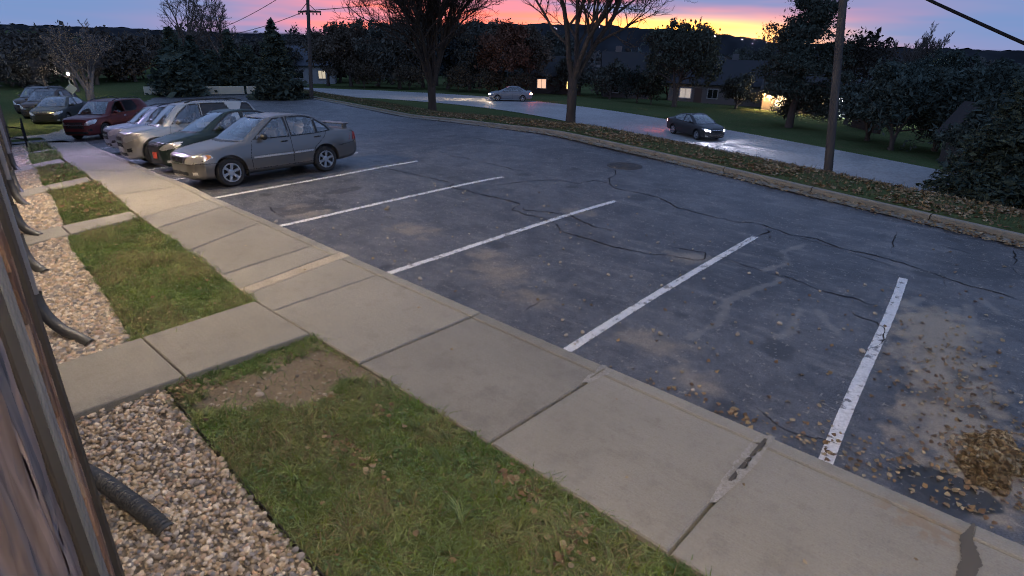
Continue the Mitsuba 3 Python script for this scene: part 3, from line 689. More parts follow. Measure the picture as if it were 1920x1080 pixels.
# ------------------------------------------------------------------ cars
scene['tyre'] = glossy((.022, .022, .023), .75)
scene['trim_black'] = glossy((.015, .015, .016), .45)
scene['alloy'] = glossy((.62, .62, .63), .28, 1.0)
scene['chrome'] = glossy((.8, .8, .82), .12, 1.0)
scene['lens'] = glossy((.72, .70, .66), .16, .75, coat=1.0)
scene['lens_amber'] = glossy((.70, .24, .05), .18, .3, coat=1.0)
scene['lens_red'] = glossy((.30, .012, .014), .15, 0, coat=1.0)
scene['car_glass'] = {'type': 'thindielectric', 'int_ior': 1.9}
scene['privacy_glass'] = glossy((.02, .021, .024), .08, 0, spec=.6)
scene['seat_cloth'] = diffuse((.05, .049, .048))
scene['pale_cloth'] = diffuse((.62, .60, .58))
scene['plate_white'] = diffuse((.62, .62, .60))
scene['plate_red'] = diffuse((.62, .12, .09))
scene['dark_glass'] = glossy((.012, .013, .015), .06, 0, spec=.7)
PAINT = {}
def paint(name, rgb, metal=.45, rough=.36):
    scene['paint_' + name] = glossy(rgb, rough, metal, coat=1.0, spec=.5); return 'paint_' + name

def ray_surface(verts, faces, q, ax, sign):
    """outermost coordinate along axis ax (seen from +ax if sign>0) of a mesh over 2-D points q given in the two other axes"""
    oth = [i for i in range(3) if i != ax]
    t = verts[faces]; t2 = t[:, :, oth]; d = t[:, :, ax]
    lo, hi = q.min(0), q.max(0)
    k = (t2.max(1) >= lo - 1e-3).all(1) & (t2.min(1) <= hi + 1e-3).all(1)
    t2, d = t2[k], d[k]
    out = np.full(len(q), np.nan)
    a, b, c = t2[:, 0], t2[:, 1], t2[:, 2]
    den = (b[:, 0] - a[:, 0]) * (c[:, 1] - a[:, 1]) - (c[:, 0] - a[:, 0]) * (b[:, 1] - a[:, 1])
    ok = np.abs(den) > 1e-9; a, b, c, den, d = a[ok], b[ok], c[ok], den[ok], d[ok]
    for i, p in enumerate(q):
        w1 = ((p[0] - a[:, 0]) * (c[:, 1] - a[:, 1]) - (c[:, 0] - a[:, 0]) * (p[1] - a[:, 1])) / den
        w2 = ((b[:, 0] - a[:, 0]) * (p[1] - a[:, 1]) - (p[0] - a[:, 0]) * (b[:, 1] - a[:, 1])) / den
        m = (w1 >= -1e-4) & (w2 >= -1e-4) & (w1 + w2 <= 1 + 1e-4)
        if m.any():
            v = d[m, 0] + w1[m] * (d[m, 1] - d[m, 0]) + w2[m] * (d[m, 2] - d[m, 0])
            out[i] = v.max() if sign > 0 else v.min()
    if np.isnan(out).any():
        good = ~np.isnan(out)
        if good.any():
            from scipy.spatial import cKDTree
            _, j = cKDTree(q[good]).query(q[~good]); out[~good] = out[good][j]
        else: out[:] = 0
    return out

def skin(body, poly, ax, sign, off, step=.05):
    """a panel laid on a body: 2-D polygon seen along an axis, lifted off the surface by off"""
    v, f = body
    p, t = fill_polygon(poly if isinstance(poly, Polygon) else Polygon(poly), step)
    s = ray_surface(v, f, p, ax, sign) + sign * off
    out = np.zeros((len(p), 3)); oth = [i for i in range(3) if i != ax]
    out[:, oth[0]], out[:, oth[1]], out[:, ax] = p[:, 0], p[:, 1], s
    flip = (ax == 1) ^ (sign < 0)
    return trimesh.Trimesh(out, t[:, ::-1] if flip else t, process=False)

def loft(rings):
    n, m = len(rings), len(rings[0]); v = np.vstack(rings)
    a, b = np.meshgrid(np.arange(n - 1), np.arange(m), indexing='ij'); b2 = (b + 1) % m
    q = [(a * m + b).ravel(), (a * m + b2).ravel(), ((a + 1) * m + b2).ravel(), ((a + 1) * m + b).ravel()]
    f = np.vstack([np.stack([q[0], q[1], q[2]], 1), np.stack([q[0], q[2], q[3]], 1)])
    v = np.vstack([v, rings[0].mean(0), rings[-1].mean(0)]); j = np.arange(m); k = (j + 1) % m
    f = np.vstack([f, np.stack([np.full(m, n * m), k, j], 1), np.stack([np.full(m, n * m + 1), (n - 1) * m + j, (n - 1) * m + k], 1)])
    mesh = trimesh.Trimesh(v, f, process=False)
    if mesh.volume < 0: mesh.invert()
    return mesh
def solid(mesh): return m3.Manifold(m3.Mesh(np.asarray(mesh.vertices, np.float32), np.asarray(mesh.faces, np.uint32)))
def prism_y(poly, y0, y1):
    cs = m3.CrossSection([np.array(poly.exterior.coords[:-1])], m3.FillRule.NonZero)
    return m3.Manifold.extrude(cs, y1 - y0).rotate([90, 0, 0]).translate([0, y1, 0])
def prism_x(poly, x0, x1):
    """polygon in (y, z) swept along x"""
    cs = m3.CrossSection([np.array(poly.exterior.coords[:-1])], m3.FillRule.NonZero)
    m = m3.Manifold.extrude(cs, x1 - x0)           # (a, b, c) -> x = c, y = a, z = b
    return m.transform(np.array([[0, 0, 1, x0], [1, 0, 0, 0], [0, 1, 0, 0]], float))

def body_mesh(s):
    """closed shells of a car (nose at x = 0, tail at x = L): lower body, cabin"""
    L, W = s['L'], s['W'] / 2
    e = .5 * (1 - np.cos(np.linspace(0, np.pi, 46)))
    st = np.unique(np.r_[e * L, [a for a, _ in s['top']]])
    top = np.interp(st, *np.array(s['top']).T); bot = np.interp(st, *np.array(s['bot']).T)
    pl = np.array(s.get('plan', [(0, .46), (.03, .58), (.10, .74), (.25, .88), (.50, .965), (.9, 1.0), (L - 1.0, 1.0), (L - .5, .97), (L - .2, .92), (L - .06, .84), (L, .76)]))
    w = np.interp(st, pl[:, 0], pl[:, 1]) * W
    from scipy.ndimage import gaussian_filter1d
    rings = []
    for x, zt, zb, hw in zip(st, top, bot, w):
        h = zt - zb
        half = [(0, zb), (.70, zb), (.90, zb + .015), (.965, zb + .06), (.985, zb + .16 * h), (1.0, zb + .42 * h), (1.0, zb + .55 * h), (.985, zb + .70 * h), (.962, zb + .86 * h), (.935, zb + .945 * h), (.87, zb + .985 * h), (.70, zt + .006), (.4, zt + .02), (0, zt + .026)]
        half = np.array(half) * [hw, 1]
        pts = np.vstack([half, half[-2:0:-1] * [-1, 1]])
        rings.append(np.c_[np.full(len(pts), x), pts])
    lower = loft(rings)
    def cabin(inset, z_from=None, drop=0.0):
        c = s['cabin']; out = []
        zb, zr = c['belt'], c['roof'] - drop
        levels = [(-.10, 1), (0, 0), (.25, 0), (.5, 0), (.72, 0), (.86, 0), (.94, 0), (.985, 1), (1.0, 2)]
        n = c.get('pow', 7.0)
        an = np.linspace(0, 2 * np.pi, 72, endpoint=False)
        ca, sa = np.cos(an), np.sin(an)
        cx, cy = np.sign(ca) * np.abs(ca) ** (2 / n), np.sign(sa) * np.abs(sa) ** (2 / n)
        for f, kind in levels:
            fc = max(f, 0)
            xf = c['front'][0] + (c['front'][1] - c['front'][0]) * fc - (.10 * (1 - fc) if f < 0 else 0)
            xr = c['rear'][0] + (c['rear'][1] - c['rear'][0]) * fc
            hw = c['w'][0] + (c['w'][1] - c['w'][0]) * fc ** 1.25
            sh = {0: 0, 1: .03, 2: .11}[kind] if f > .9 else 0
            z = zb + (zr - zb) * f if f >= 0 else (z_from if z_from is not None else zb - .10)
            xm, a = (xf + xr) / 2, (xr - xf) / 2 - sh * 1.6 - inset
            x = xm + a * cx
            bow = c.get('bow', .05) * (1 - (cy) ** 2) * np.where(cx < 0, 1, .6) * (1 if f < .98 else .4)
            x = x + np.where(cx < -.5, -bow, np.where(cx > .5, bow * .7, 0))
            y = (hw - sh - inset) * cy
            # the roof arches along its length
            arch = c.get('arch', .05)
            zz = z - arch * fc ** 3 * ((x - (xm + c.get('peak', -.1))) / max(a, .3)) ** 2
            out.append(np.c_[x, y, zz])
        last = out[-1].mean(0)
        out.append(np.c_[last[0] + (out[-1][:, 0] - last[0]) * .45, out[-1][:, 1] * .45, out[-1][:, 2] + .018 + (last[2] - out[-1][:, 2]) * .6])
        return loft(out)
    return lower, cabin

def wheel_meshes(r, width, spokes, rim_r):
    pr = np.array([(rim_r, -width / 2 + .01), (r - .035, -width / 2), (r - .008, -width / 2 + .025), (r, -width / 2 + .05), (r, width / 2 - .05), (r - .008, width / 2 - .025), (r - .035, width / 2), (rim_r, width / 2 - .01), (rim_r, -width / 2 + .01)])
    ty = trimesh.creation.revolve(pr, sections=40)
    rims = [trimesh.creation.revolve(np.array([(rim_r + .002, -width / 2 + .02), (rim_r + .002, width / 2 + .002), (rim_r - .022, width / 2 + .002), (rim_r - .032, width / 2 - .03), (rim_r - .032, -width / 2 + .02)]), sections=40),
            trimesh.creation.revolve(np.array([(.0005, width / 2 - .012), (.055, width / 2 - .014), (.075, width / 2 - .03), (.075, width / 2 - .05), (.0005, width / 2 - .05)]), sections=24)]
    for k in range(spokes):
        a = 2 * np.pi * k / spokes + .3
        w0, w1 = .031, .020
        pts = [(rr, sy * ww, zz) for rr, ww in ((.04, w0 * .75), (rim_r * .6, w1 * .9), (rim_r - .015, w0)) for sy in (-1, 1) for zz in (width / 2 - .05, width / 2 - .018 - .004 * (rr < .1))]
        m = trimesh.convex.convex_hull(np.array(pts)); m.apply_transform(trimesh.transformations.rotation_matrix(a, [0, 0, 1])); rims.append(m)
    disc = trimesh.creation.cylinder(rim_r - .02, .02, sections=32); disc.apply_translation([0, 0, -.02])
    return ty, cat(rims), disc

def place_matrix(x, y, z, tail, scale=1.0, roll=0.0, pitch=0.0):
    """car axes to the world: local x runs from nose to tail, along the plan direction tail"""
    ux = np.array([tail[0], tail[1], 0.0]); ux /= np.linalg.norm(ux)
    uy = np.array([-ux[1], ux[0], 0.0])
    M = np.eye(4); M[:3, 0], M[:3, 1], M[:3, 2] = ux, uy, [0, 0, 1]
    R = trimesh.transformations.rotation_matrix(roll, ux) @ trimesh.transformations.rotation_matrix(pitch, uy)
    M = R @ M; M[:3, :3] *= scale; M[:3, 3] = [x, y, z]
    return M

def build_car(name, label, s, M, col, group=None, lights_on=False, detail=2):
    """a car as a thing with its parts; s is its specification, M places it"""
    car = thing(name, label, 'car', group)
    TW = T(M)
    def part(n, mesh, bsdf, smooth=35, parent=car): return put(n, mesh, bsdf, parent, smooth=smooth, to_world=TW)
    L, W = s['L'], s['W'] / 2
    lower, cabin = body_mesh(s)
    cab = cabin(0.0)
    c = s['cabin']
    lo_s, cab_s = solid(lower), solid(cab)
    outer = lo_s + cab_s
    om = outer.to_mesh(); skin_body = (np.array(om.vert_properties[:, :3], float), np.array(om.tri_verts))
    skin_cab = (np.array(cab.vertices), np.array(cab.faces)); skin_low = (np.array(lower.vertices), np.array(lower.faces))
    r = s['wheel']
    wells = []
    for xw in s['axles']:
        cyl = m3.Manifold.cylinder(W * 2 + .4, r + .055, r + .055, 40).rotate([90, 0, 0]).translate([xw, W + .2, r + .015])
        keep = m3.Manifold.cube([2, 2 * (W - .26), 2], True).translate([xw, 0, r])
        wells.append(cyl - keep)
    cav = solid(cabin(.055, z_from=.50, drop=.05))
    cut = outer - cav
    sides = [Polygon(p) for p in s['windows']]
    for p in sides: cut = cut - prism_y(p, -W - .2, W + .2)
    wsp, rwp = Polygon(s['windscreen']), Polygon(s['rear_window'])
    xm = (c['front'][1] + c['rear'][1]) / 2
    cut = cut - prism_x(wsp, c['front'][0] - .4, xm) - prism_x(rwp, xm, c['rear'][0] + .4)
    for w in wells: cut = cut - w
    bm = cut.to_mesh()
    part('body', trimesh.Trimesh(bm.vert_properties[:, :3], bm.tri_verts, process=False), col, 32)
    # glass
    for sgn in (1, -1):
        for i_, p in enumerate(sides): part('side_window', skin(skin_cab, p.buffer(.004), 1, sgn, -.010, .12), 'privacy_glass' if s.get('privacy') and i_ else 'car_glass', True)
    part('windscreen', skin(skin_cab, wsp.buffer(.004), 0, -1, -.012, .12), 'car_glass', True)
    part('rear_window', skin(skin_cab, rwp.buffer(.004), 0, 1, -.012, .12), 'privacy_glass' if s.get('privacy') else 'car_glass', True)
    part('cowl', skin(skin_body, Polygon([(-W * .74, c['belt'] - .012), (W * .74, c['belt'] - .012), (W * .74, c['belt'] + .012), (-W * .74, c['belt'] + .012)]), 0, -1, .012, .08), 'trim_black', True)
    # frames round the side windows
    for sgn in (1, -1):
        for p in sides:
            fr = p.buffer(.022, join_style=2).difference(p.buffer(-.004))
            part('window_frame', skin(skin_cab, fr, 1, sgn, .004, .07), 'trim_black', True)
    # cabin
    seats = []
    for xs_, n in (s['seats']):
        for yy in (-.36, .36):
            b = box(.12, .50, .62, bevel=.045); b.apply_transform(trimesh.transformations.rotation_matrix(.22, [0, 1, 0])); b.apply_translation([xs_ + .12, yy, .80])
            h = box(.09, .26, .17, bevel=.035); h.apply_translation([xs_ + .24, yy, 1.19 if c['roof'] < 1.5 else 1.26])
            q_ = box(.5, .5, .14, (xs_ - .16, yy, .55), bevel=.04)
            u_ = (solid(b) + solid(h) + solid(q_) + solid(box(.06, .08, .2, (xs_ + .2, yy, 1.08)))).to_mesh()
            part('seat', trimesh.Trimesh(u_.vert_properties[:, :3], u_.tri_verts, process=False), 'seat_cloth', 30)
    dash = box(.42, W * 1.55, .22, (c['front'][0] + .42, 0, c['belt'] - .15), bevel=.06)
    wheel_ = trimesh.creation.torus(.18, .016, major_sections=24, minor_sections=8); wheel_.apply_transform(trimesh.transformations.rotation_matrix(1.2, [0, 1, 0])); wheel_.apply_translation([c['front'][0] + .80, -.36, c['belt'] - .02])
    part('dashboard', dash, 'trim_black', 30); part('steering_wheel', wheel_, 'trim_black', 30)
    # wheels
    ty, rim, disc = wheel_meshes(r, s.get('tyre_w', .20), s['spokes'], s['rim'])
    for xw in s['axles']:
        for sgn in (1, -1):
            R = trimesh.transformations.translation_matrix([xw, sgn * (W - .125), r]) @ trimesh.transformations.rotation_matrix(-sgn * np.pi / 2, [1, 0, 0])
            wk = numbered(f'{car}__wheel')
            for n, m, b, sm in (('tyre', ty, 'tyre', 40), ('rim', rim, s.get('rim_mat', 'alloy'), 30), ('brake_disc', disc, 'trim_black', 30)):
                m = m.copy(); m.apply_transform(R); put(n, m, b, wk, smooth=sm, to_world=TW)
    # lamps, grille, bumpers, seams
    for n, ax, sg, poly, mat, off in s['skins']:
        polys = [(poly, sg)]
        if ax == 1: polys = [(poly, 1), (poly, -1)]
        elif n in ('headlight', 'tail_light', 'fog_lamp', 'indicator'): polys = [(poly, sg), ([(-a, b) for a, b in poly], sg)]
        for pp, sg2 in polys:
            pp = Polygon(pp).buffer(0) if not isinstance(pp, Polygon) else pp
            part(n, skin(skin_body, pp, ax, sg2, off, .045 if pp.area < .1 else .09), mat, True)
    for n, m, mat in s.get('extras', ()):
        part(n, m, mat, 30)
    for sgn in (1, -1):
        x, z = s['mirror']
        m = trimesh.creation.icosphere(subdivisions=2); m.apply_scale([.07, .10, .068]); m.apply_translation([x, sgn * (W + .05), z])
        st = box(.06, .20, .04, (x, sgn * (W - .06), z - .03), bevel=.01)
        part('mirror', cat([m, st]), s.get('mirror_mat', col), 40)
        for (x, z) in s['handles']:
            y = ray_surface(*skin_body, np.array([[x, z]]), 1, sgn)[0]
            part('door_handle', box(.17, .035, .032, (x, y + sgn * .012, z), bevel=.012), s.get('handle_mat', col), 30)
    return car, part

def line_poly(pts, w): return LineString(pts).buffer(w / 2, cap_style=2, join_style=2)

# --- specifications, metres, nose at x = 0
SEDAN = dict(L=4.51, W=1.71, wheel=.305, rim=.20, spokes=6, axles=(.84, 3.40), tyre_w=.195,
    top=[(0, .60), (.02, .66), (.10, .72), (.30, .78), (.7, .845), (1.12, .90), (1.35, .925), (3.5, .955), (3.75, .975), (4.2, .965), (4.40, .945), (4.47, .90), (4.51, .78)],
    bot=[(0, .34), (.03, .25), (.12, .20), (.5, .19), (1.2, .21), (3.2, .21), (4.0, .24), (4.35, .28), (4.51, .36)],
    cabin=dict(belt=.92, roof=1.41, front=(1.18, 1.98), rear=(3.98, 3.20), w=(.80, .585), arch=.045, peak=.0, bow=.06),
    windows=[[(1.56, .955), (2.43, .945), (2.43, 1.335), (2.16, 1.325), (1.82, 1.13)], [(2.51, .945), (3.21, .955), (3.21, 1.285), (2.98, 1.335), (2.51, 1.342)], [(3.26, .96), (3.62, .985), (3.54, 1.09), (3.26, 1.265)]],
    windscreen=[(-.70, .935), (.70, .935), (.545, 1.355), (-.545, 1.355)], rear_window=[(-.60, 1.0), (.60, 1.0), (.49, 1.31), (-.49, 1.31)],
    seats=((2.05, 0), (2.95, 0)), mirror=(1.72, .985), handles=((2.28, .84), (3.22, .86)), mirror_mat='trim_black', handle_mat='trim_black')
def common_skins(s, amber=True):
    L, W = s['L'], s['W'] / 2
    return s
SEDAN['skins'] = [
    ('headlight', 0, -1, [(.36, .56), (.52, .54), (.74, .57), (.80, .66), (.78, .715), (.70, .715), (.46, .68)], 'lens', .006),
    ('indicator', 1, 1, [(.15, .60), (.30, .615), (.36, .66), (.33, .72), (.15, .715)], 'lens', .007),
    ('indicator', 1, 1, [(.305, .617), (.38, .63), (.46, .68), (.40, .722), (.335, .72), (.365, .66)], 'lens_amber', .007),
    ('grille', 0, -1, [(-.27, .56), (.27, .56), (.33, .665), (-.33, .665)], 'trim_black', .004),
    ('lower_grille', 0, -1, [(-.42, .30), (.42, .30), (.46, .38), (-.46, .38)], 'trim_black', .005),
    ('fog_lamp', 0, -1, [(.56, .32), (.66, .32), (.66, .38), (.56, .38)], 'lens', .006),
    ('grille_trim', 0, -1, Polygon([(-.33, .545), (.33, .545), (.38, .685), (-.38, .685)]).difference(Polygon([(-.27, .56), (.27, .56), (.325, .665), (-.325, .665)])), 'chrome', .012),
    ('side_moulding', 1, 1, [(1.42, .545), (2.46, .545), (2.46, .585), (1.42, .585)], 'moulding_grey', .014),
    ('side_moulding', 1, 1, [(2.50, .545), (3.05, .55), (3.05, .59), (2.50, .585)], 'moulding_grey', .014),
    ('door_seam', 1, 1, line_poly([(1.38, .30), (1.36, .60), (1.46, .92)], .012), 'trim_black', .003),
    ('door_seam', 1, 1, line_poly([(2.47, .28), (2.465, .93)], .012), 'trim_black', .003),
    ('door_seam', 1, 1, line_poly([(3.00, .30), (3.10, .62), (3.42, .84), (3.52, .96)], .012), 'trim_black', .003),
    ('bumper_seam', 1, 1, line_poly([(.20, .545), (.58, .535), (.60, .40)], .012), 'trim_black', .003),
    ('bumper_seam', 1, 1, line_poly([(3.84, .60), (4.40, .655)], .012), 'trim_black', .003),
    ('sill_seam', 1, 1, line_poly([(1.28, .315), (3.05, .315)], .010), 'trim_black', .003),
    ('tail_light', 1, 1, [(4.30, .70), (4.49, .70), (4.46, .87), (4.36, .885)], 'lens_red', .006),
    ('tail_light', 0, 1, [(.42, .70), (.80, .70), (.76, .87), (.46, .87)], 'lens_red', .006),
    ('number_plate', 0, 1, [(-.16, .72), (.16, .72), (.16, .85), (-.16, .85)], 'plate_white', .008),
    ('emblem', 0, -1, Polygon([(-.05, .60), (.05, .60), (.05, .655), (-.05, .655)]), 'chrome', .02)]
scene['moulding_grey'] = glossy((.42, .43, .46), .4)

def squash(s, kx, ky):
    """the same car with its length and width scaled, wheels kept round"""
    s = copy.deepcopy({k: v for k, v in s.items() if k != 'extras'}) | {'extras': [(n, m.copy(), b) for n, m, b in s.get('extras', ())]}
    fx = lambda l: [(a * kx, b) for a, b in l]
    fp = lambda p, k: shapely.affinity.scale(p, k, 1, origin=(0, 0)) if isinstance(p, Polygon) else [(a * k, b) for a, b in p]
    s['plan'] = fx(s.get('plan', [(0, .46), (.03, .58), (.10, .74), (.25, .88), (.50, .965), (.9, 1.0), (s['L'] - 1.0, 1.0), (s['L'] - .5, .97), (s['L'] - .2, .92), (s['L'] - .06, .84), (s['L'], .76)]))
    s['L'] *= kx; s['W'] *= ky; s['axles'] = tuple(a * kx for a in s['axles'])
    for k in ('top', 'bot'): s[k] = fx(s[k])
    c = s['cabin']; c['front'], c['rear'] = tuple(a * kx for a in c['front']), tuple(a * kx for a in c['rear']); c['w'] = tuple(a * ky for a in c['w'])
    s['windows'] = [fp(p, kx) for p in s['windows']]; s['windscreen'], s['rear_window'] = fp(s['windscreen'], ky), fp(s['rear_window'], ky)
    s['seats'] = tuple((a * kx, n) for a, n in s['seats']); s['mirror'] = (s['mirror'][0] * kx, s['mirror'][1]); s['handles'] = tuple((a * kx, b) for a, b in s['handles'])
    s['skins'] = [(n, ax, sg, fp(p, kx if ax == 1 else ky), mt, of) for n, ax, sg, p, mt, of in s['skins']]
    for _, m, _b in s['extras']: m.apply_scale([kx, ky, 1])
    return s
import shapely.affinity
import copy
def bag(at, s, seed):
    m = trimesh.creation.icosphere(subdivisions=3); v = np.array(m.vertices)
    m.vertices = v * np.asarray(s) * (.75 + .5 * meshkit.fbm(v * 2.2 + seed, 3, seed))[:, None] + at
    return m
sp = [box(.22, 1.14, .035, (4.30, 0, 1.075), bevel=.015)] + [box(.14, .05, .14, (4.28, y, 1.01), bevel=.012) for y in (-.50, .50)]
SEDAN['extras'] = [('spoiler', cat(sp), 'paint_sedan')] + [('mud_flap', box(.02, .18, .16, (1.245, y, .25)), 'trim_black') for y in (-.76, .76)]
SEDAN_BAGS = [bag([2.95, .30, 1.02], [.34, .26, .22], 3), bag([3.2, -.2, 1.0], [.22, .3, .2], 5), bag([2.35, .38, 1.0], [.13, .2, .24], 8)]

def suv_spec(L=4.77, W=1.84, H=1.68, wheel=.36, spokes=5, belt=1.065, quarter=True, axles=(.95, 3.81), nose=.0, rim=.235):
    k = L / 4.77; r = H - .04
    s = dict(L=L, W=W, wheel=wheel, rim=rim, spokes=spokes, axles=axles, tyre_w=.22,
        top=[(0, .72 + nose), (.03, .82 + nose), (.10, .90 + nose), (.30, .96 + nose), (.8, 1.01), (1.15, 1.04), (1.4, 1.055), (L - .9, 1.09), (L - .35, 1.10), (L - .10, 1.06), (L, .92)],
        bot=[(0, .42), (.03, .30), (.12, .24), (.5, .24), (1.3, .26), (3.3 * k, .27), (4.2 * k, .30), (L - .12, .36), (L, .46)],
        cabin=dict(belt=belt, roof=r, front=(1.12 * k, 1.88 * k), rear=(L - .10, L - .52), w=(W / 2 - .05, W / 2 - .235), arch=.06, peak=-.15, bow=.07, pow=7.5),
        windscreen=[(-.76, belt + .02), (.76, belt + .02), (.60, r - .065), (-.60, r - .065)], rear_window=[(-.66, belt + .13), (.66, belt + .13), (.56, r - .12), (-.56, r - .12)],
        privacy=True, seats=((2.1 * k, 0), (3.05 * k, 0)), mirror=(1.72 * k, belt + .07), handles=((2.40 * k, .92), (3.38 * k, .94)), handle_mat='chrome')
    w = [[(1.56 * k, belt + .035), (2.50 * k, belt + .035), (2.50 * k, r - .075), (2.16 * k, r - .085), (1.80 * k, r - .30)],
         [(2.58 * k, belt + .035), (3.36 * k, belt + .05), (3.52 * k, belt + .20), (3.36 * k, r - .085), (2.58 * k, r - .072)]]
    if quarter: w.append([(3.80 * k, belt + .16), (4.36 * k, belt + .18), (4.20 * k, r - .12), (3.98 * k, r - .11)])
    s['windows'] = w
    a = axles
    s['skins'] = [
        ('headlight', 0, -1, [(.50, .70), (.66, .68), (.84, .76), (.86, .90), (.74, .90), (.56, .80)], 'lens', .007),
        ('indicator', 1, 1, [(.16, .77), (.34, .80), (.50, .90), (.40, .925), (.16, .90)], 'lens', .007),
        ('upper_grille', 0, -1, [(-.44, .74), (.44, .74), (.48, .82), (-.48, .82)], 'trim_black', .005),
        ('grille', 0, -1, [(-.48, .56), (.48, .56), (.46, .66), (-.46, .66)], 'trim_black', .005),
        ('grille_bar', 0, -1, [(-.48, .675), (.48, .675), (.48, .725), (-.48, .725)], 'chrome', .012),
        ('lower_grille', 0, -1, [(-.62, .33), (.62, .33), (.58, .42), (-.58, .42)], 'trim_black', .006),
        ('fog_lamp', 0, -1, [(.62, .44), (.76, .44), (.76, .54), (.62, .52)], 'trim_black', .006),
        ('sill_cladding', 1, 1, [(a[0] + .5, .275), (a[1] - .52, .275), (a[1] - .52, .40), (a[0] + .5, .40)], 'trim_black', .008),
        ('door_seam', 1, 1, line_poly([(1.42 * k, .42), (1.40 * k, .80), (1.48 * k, 1.05)], .012), 'trim_black', .003),
        ('door_seam', 1, 1, line_poly([(2.54 * k, .41), (2.54 * k, 1.06)], .012), 'trim_black', .003),
        ('door_seam', 1, 1, line_poly([(3.12 * k, .41), (3.25 * k, .72), (3.56 * k, .95), (3.62 * k, 1.08)], .012), 'trim_black', .003),
        ('tail_light', 1, 1, [(L - .30, .86), (L - .06, .86), (L - .10, 1.04), (L - .24, 1.05)], 'lens_red', .007),
        ('tail_light', 0, 1, [(.56, .82), (.84, .82), (.82, 1.03), (.60, 1.03)], 'lens_red', .007),
        ('number_plate', 0, 1, [(-.16, .74), (.16, .74), (.16, .88), (-.16, .88)], 'plate_white', .008)]
    rails = []
    for y in (-1, 1):
        yy = y * (W / 2 - .30)
        pts = [(x, yy, r + (.035 if 0 < i < 6 else -.03)) for i, x in enumerate(np.linspace(2.1 * k, L - .75, 7))]
        rails.append(polytube(pts, .018, 6))
    s['extras'] = [('roof_rail', m, 'trim_black') for m in rails]
    return s
SUV = suv_spec()
CROSSOVER = suv_spec(4.80, 1.84, 1.66, .35, 6, quarter=False, axles=(.93, 3.74))
RED_SUV = suv_spec(4.70, 1.85, 1.68, .355, 10, quarter=False, axles=(.92, 3.62), nose=.02)
import copy
COMPACT = copy.deepcopy(SEDAN)
COMPACT.update(L=4.55, W=1.75, wheel=.31, rim=.21, spokes=5, axles=(.94, 3.56), mirror_mat=None)
COMPACT['top'] = [(0, .62), (.02, .70), (.10, .77), (.30, .83), (.7, .90), (1.10, .955), (1.35, .975), (3.5, 1.0), (3.9, 1.03), (4.3, 1.02), (4.46, .98), (4.55, .80)]
COMPACT['bot'] = [(0, .33), (.03, .24), (.12, .19), (.5, .19), (1.2, .20), (3.2, .20), (4.0, .24), (4.4, .28), (4.55, .36)]
COMPACT['cabin'] = dict(belt=.97, roof=1.46, front=(1.05, 2.0), rear=(4.15, 3.20), w=(.82, .60), arch=.07, peak=-.05, bow=.07)
COMPACT['windows'] = [[(1.50, 1.0), (2.46, .99), (2.46, 1.385), (2.15, 1.375), (1.76, 1.18)], [(2.54, .99), (3.36, 1.02), (3.55, 1.12), (3.30, 1.30), (3.0, 1.375), (2.54, 1.387)]]
COMPACT['windscreen'] = [(-.72, .985), (.72, .985), (.56, 1.40), (-.56, 1.40)]; COMPACT['rear_window'] = [(-.62, 1.05), (.62, 1.05), (.52, 1.35), (-.52, 1.35)]
COMPACT['mirror'] = (1.66, 1.03); COMPACT['handles'] = ((2.30, .87), (3.28, .90)); COMPACT.pop('mirror_mat'); COMPACT.pop('handle_mat')
COMPACT['extras'] = [('front_plate', box(.012, .30, .16, (-.012, 0, .47)), 'plate_red')]
COMPACT['skins'] = [
    ('headlight', 0, -1, [(.40, .62), (.56, .59), (.76, .64), (.82, .72), (.78, .775), (.60, .74)], 'lens', .006),
    ('indicator', 1, 1, [(.14, .65), (.30, .67), (.56, .78), (.44, .79), (.14, .765)], 'lens', .007),
    ('grille', 0, -1, [(-.34, .57), (.34, .57), (.38, .68), (-.38, .68)], 'trim_black', .004),
    ('grille_bar', 0, -1, [(-.36, .695), (.36, .695), (.36, .715), (-.36, .715)], 'chrome', .012),
    ('lower_grille', 0, -1, [(-.52, .27), (.52, .27), (.48, .37), (-.48, .37)], 'trim_black', .005),
    ('fog_lamp', 0, -1, [(.60, .30), (.70, .30), (.70, .36), (.60, .36)], 'lens', .006),
    ('door_seam', 1, 1, line_poly([(1.36, .30), (1.34, .60), (1.42, .96)], .012), 'trim_black', .003),
    ('door_seam', 1, 1, line_poly([(2.50, .28), (2.50, .98)], .012), 'trim_black', .003),
    ('door_seam', 1, 1, line_poly([(3.06, .30), (3.18, .62), (3.50, .88), (3.58, 1.04)], .012), 'trim_black', .003),
    ('tail_light', 1, 1, [(4.30, .76), (4.52, .76), (4.48, .93), (4.34, .95)], 'lens_red', .006),
    ('tail_light', 0, 1, [(.44, .76), (.82, .76), (.78, .92), (.48, .92)], 'lens_red', .006),
    ('number_plate', 0, 1, [(-.16, .60), (.16, .60), (.16, .73), (-.16, .73)], 'plate_white', .008)]

paint('sedan', (.185, .176, .168), .75, .27); paint('green', (.010, .022, .018), .3, .3); paint('silver', (.47, .45, .41), .75, .27); paint('beige', (.40, .41, .44), .75, .27); paint('red', (.13, .022, .02), .5, .28)
paint('far_a', (.07, .06, .055)); paint('far_b', (.045, .035, .033)); paint('far_c', (.03, .035, .035)); paint('white', (.24, .25, .27), .3); paint('grey', (.035, .034, .036))
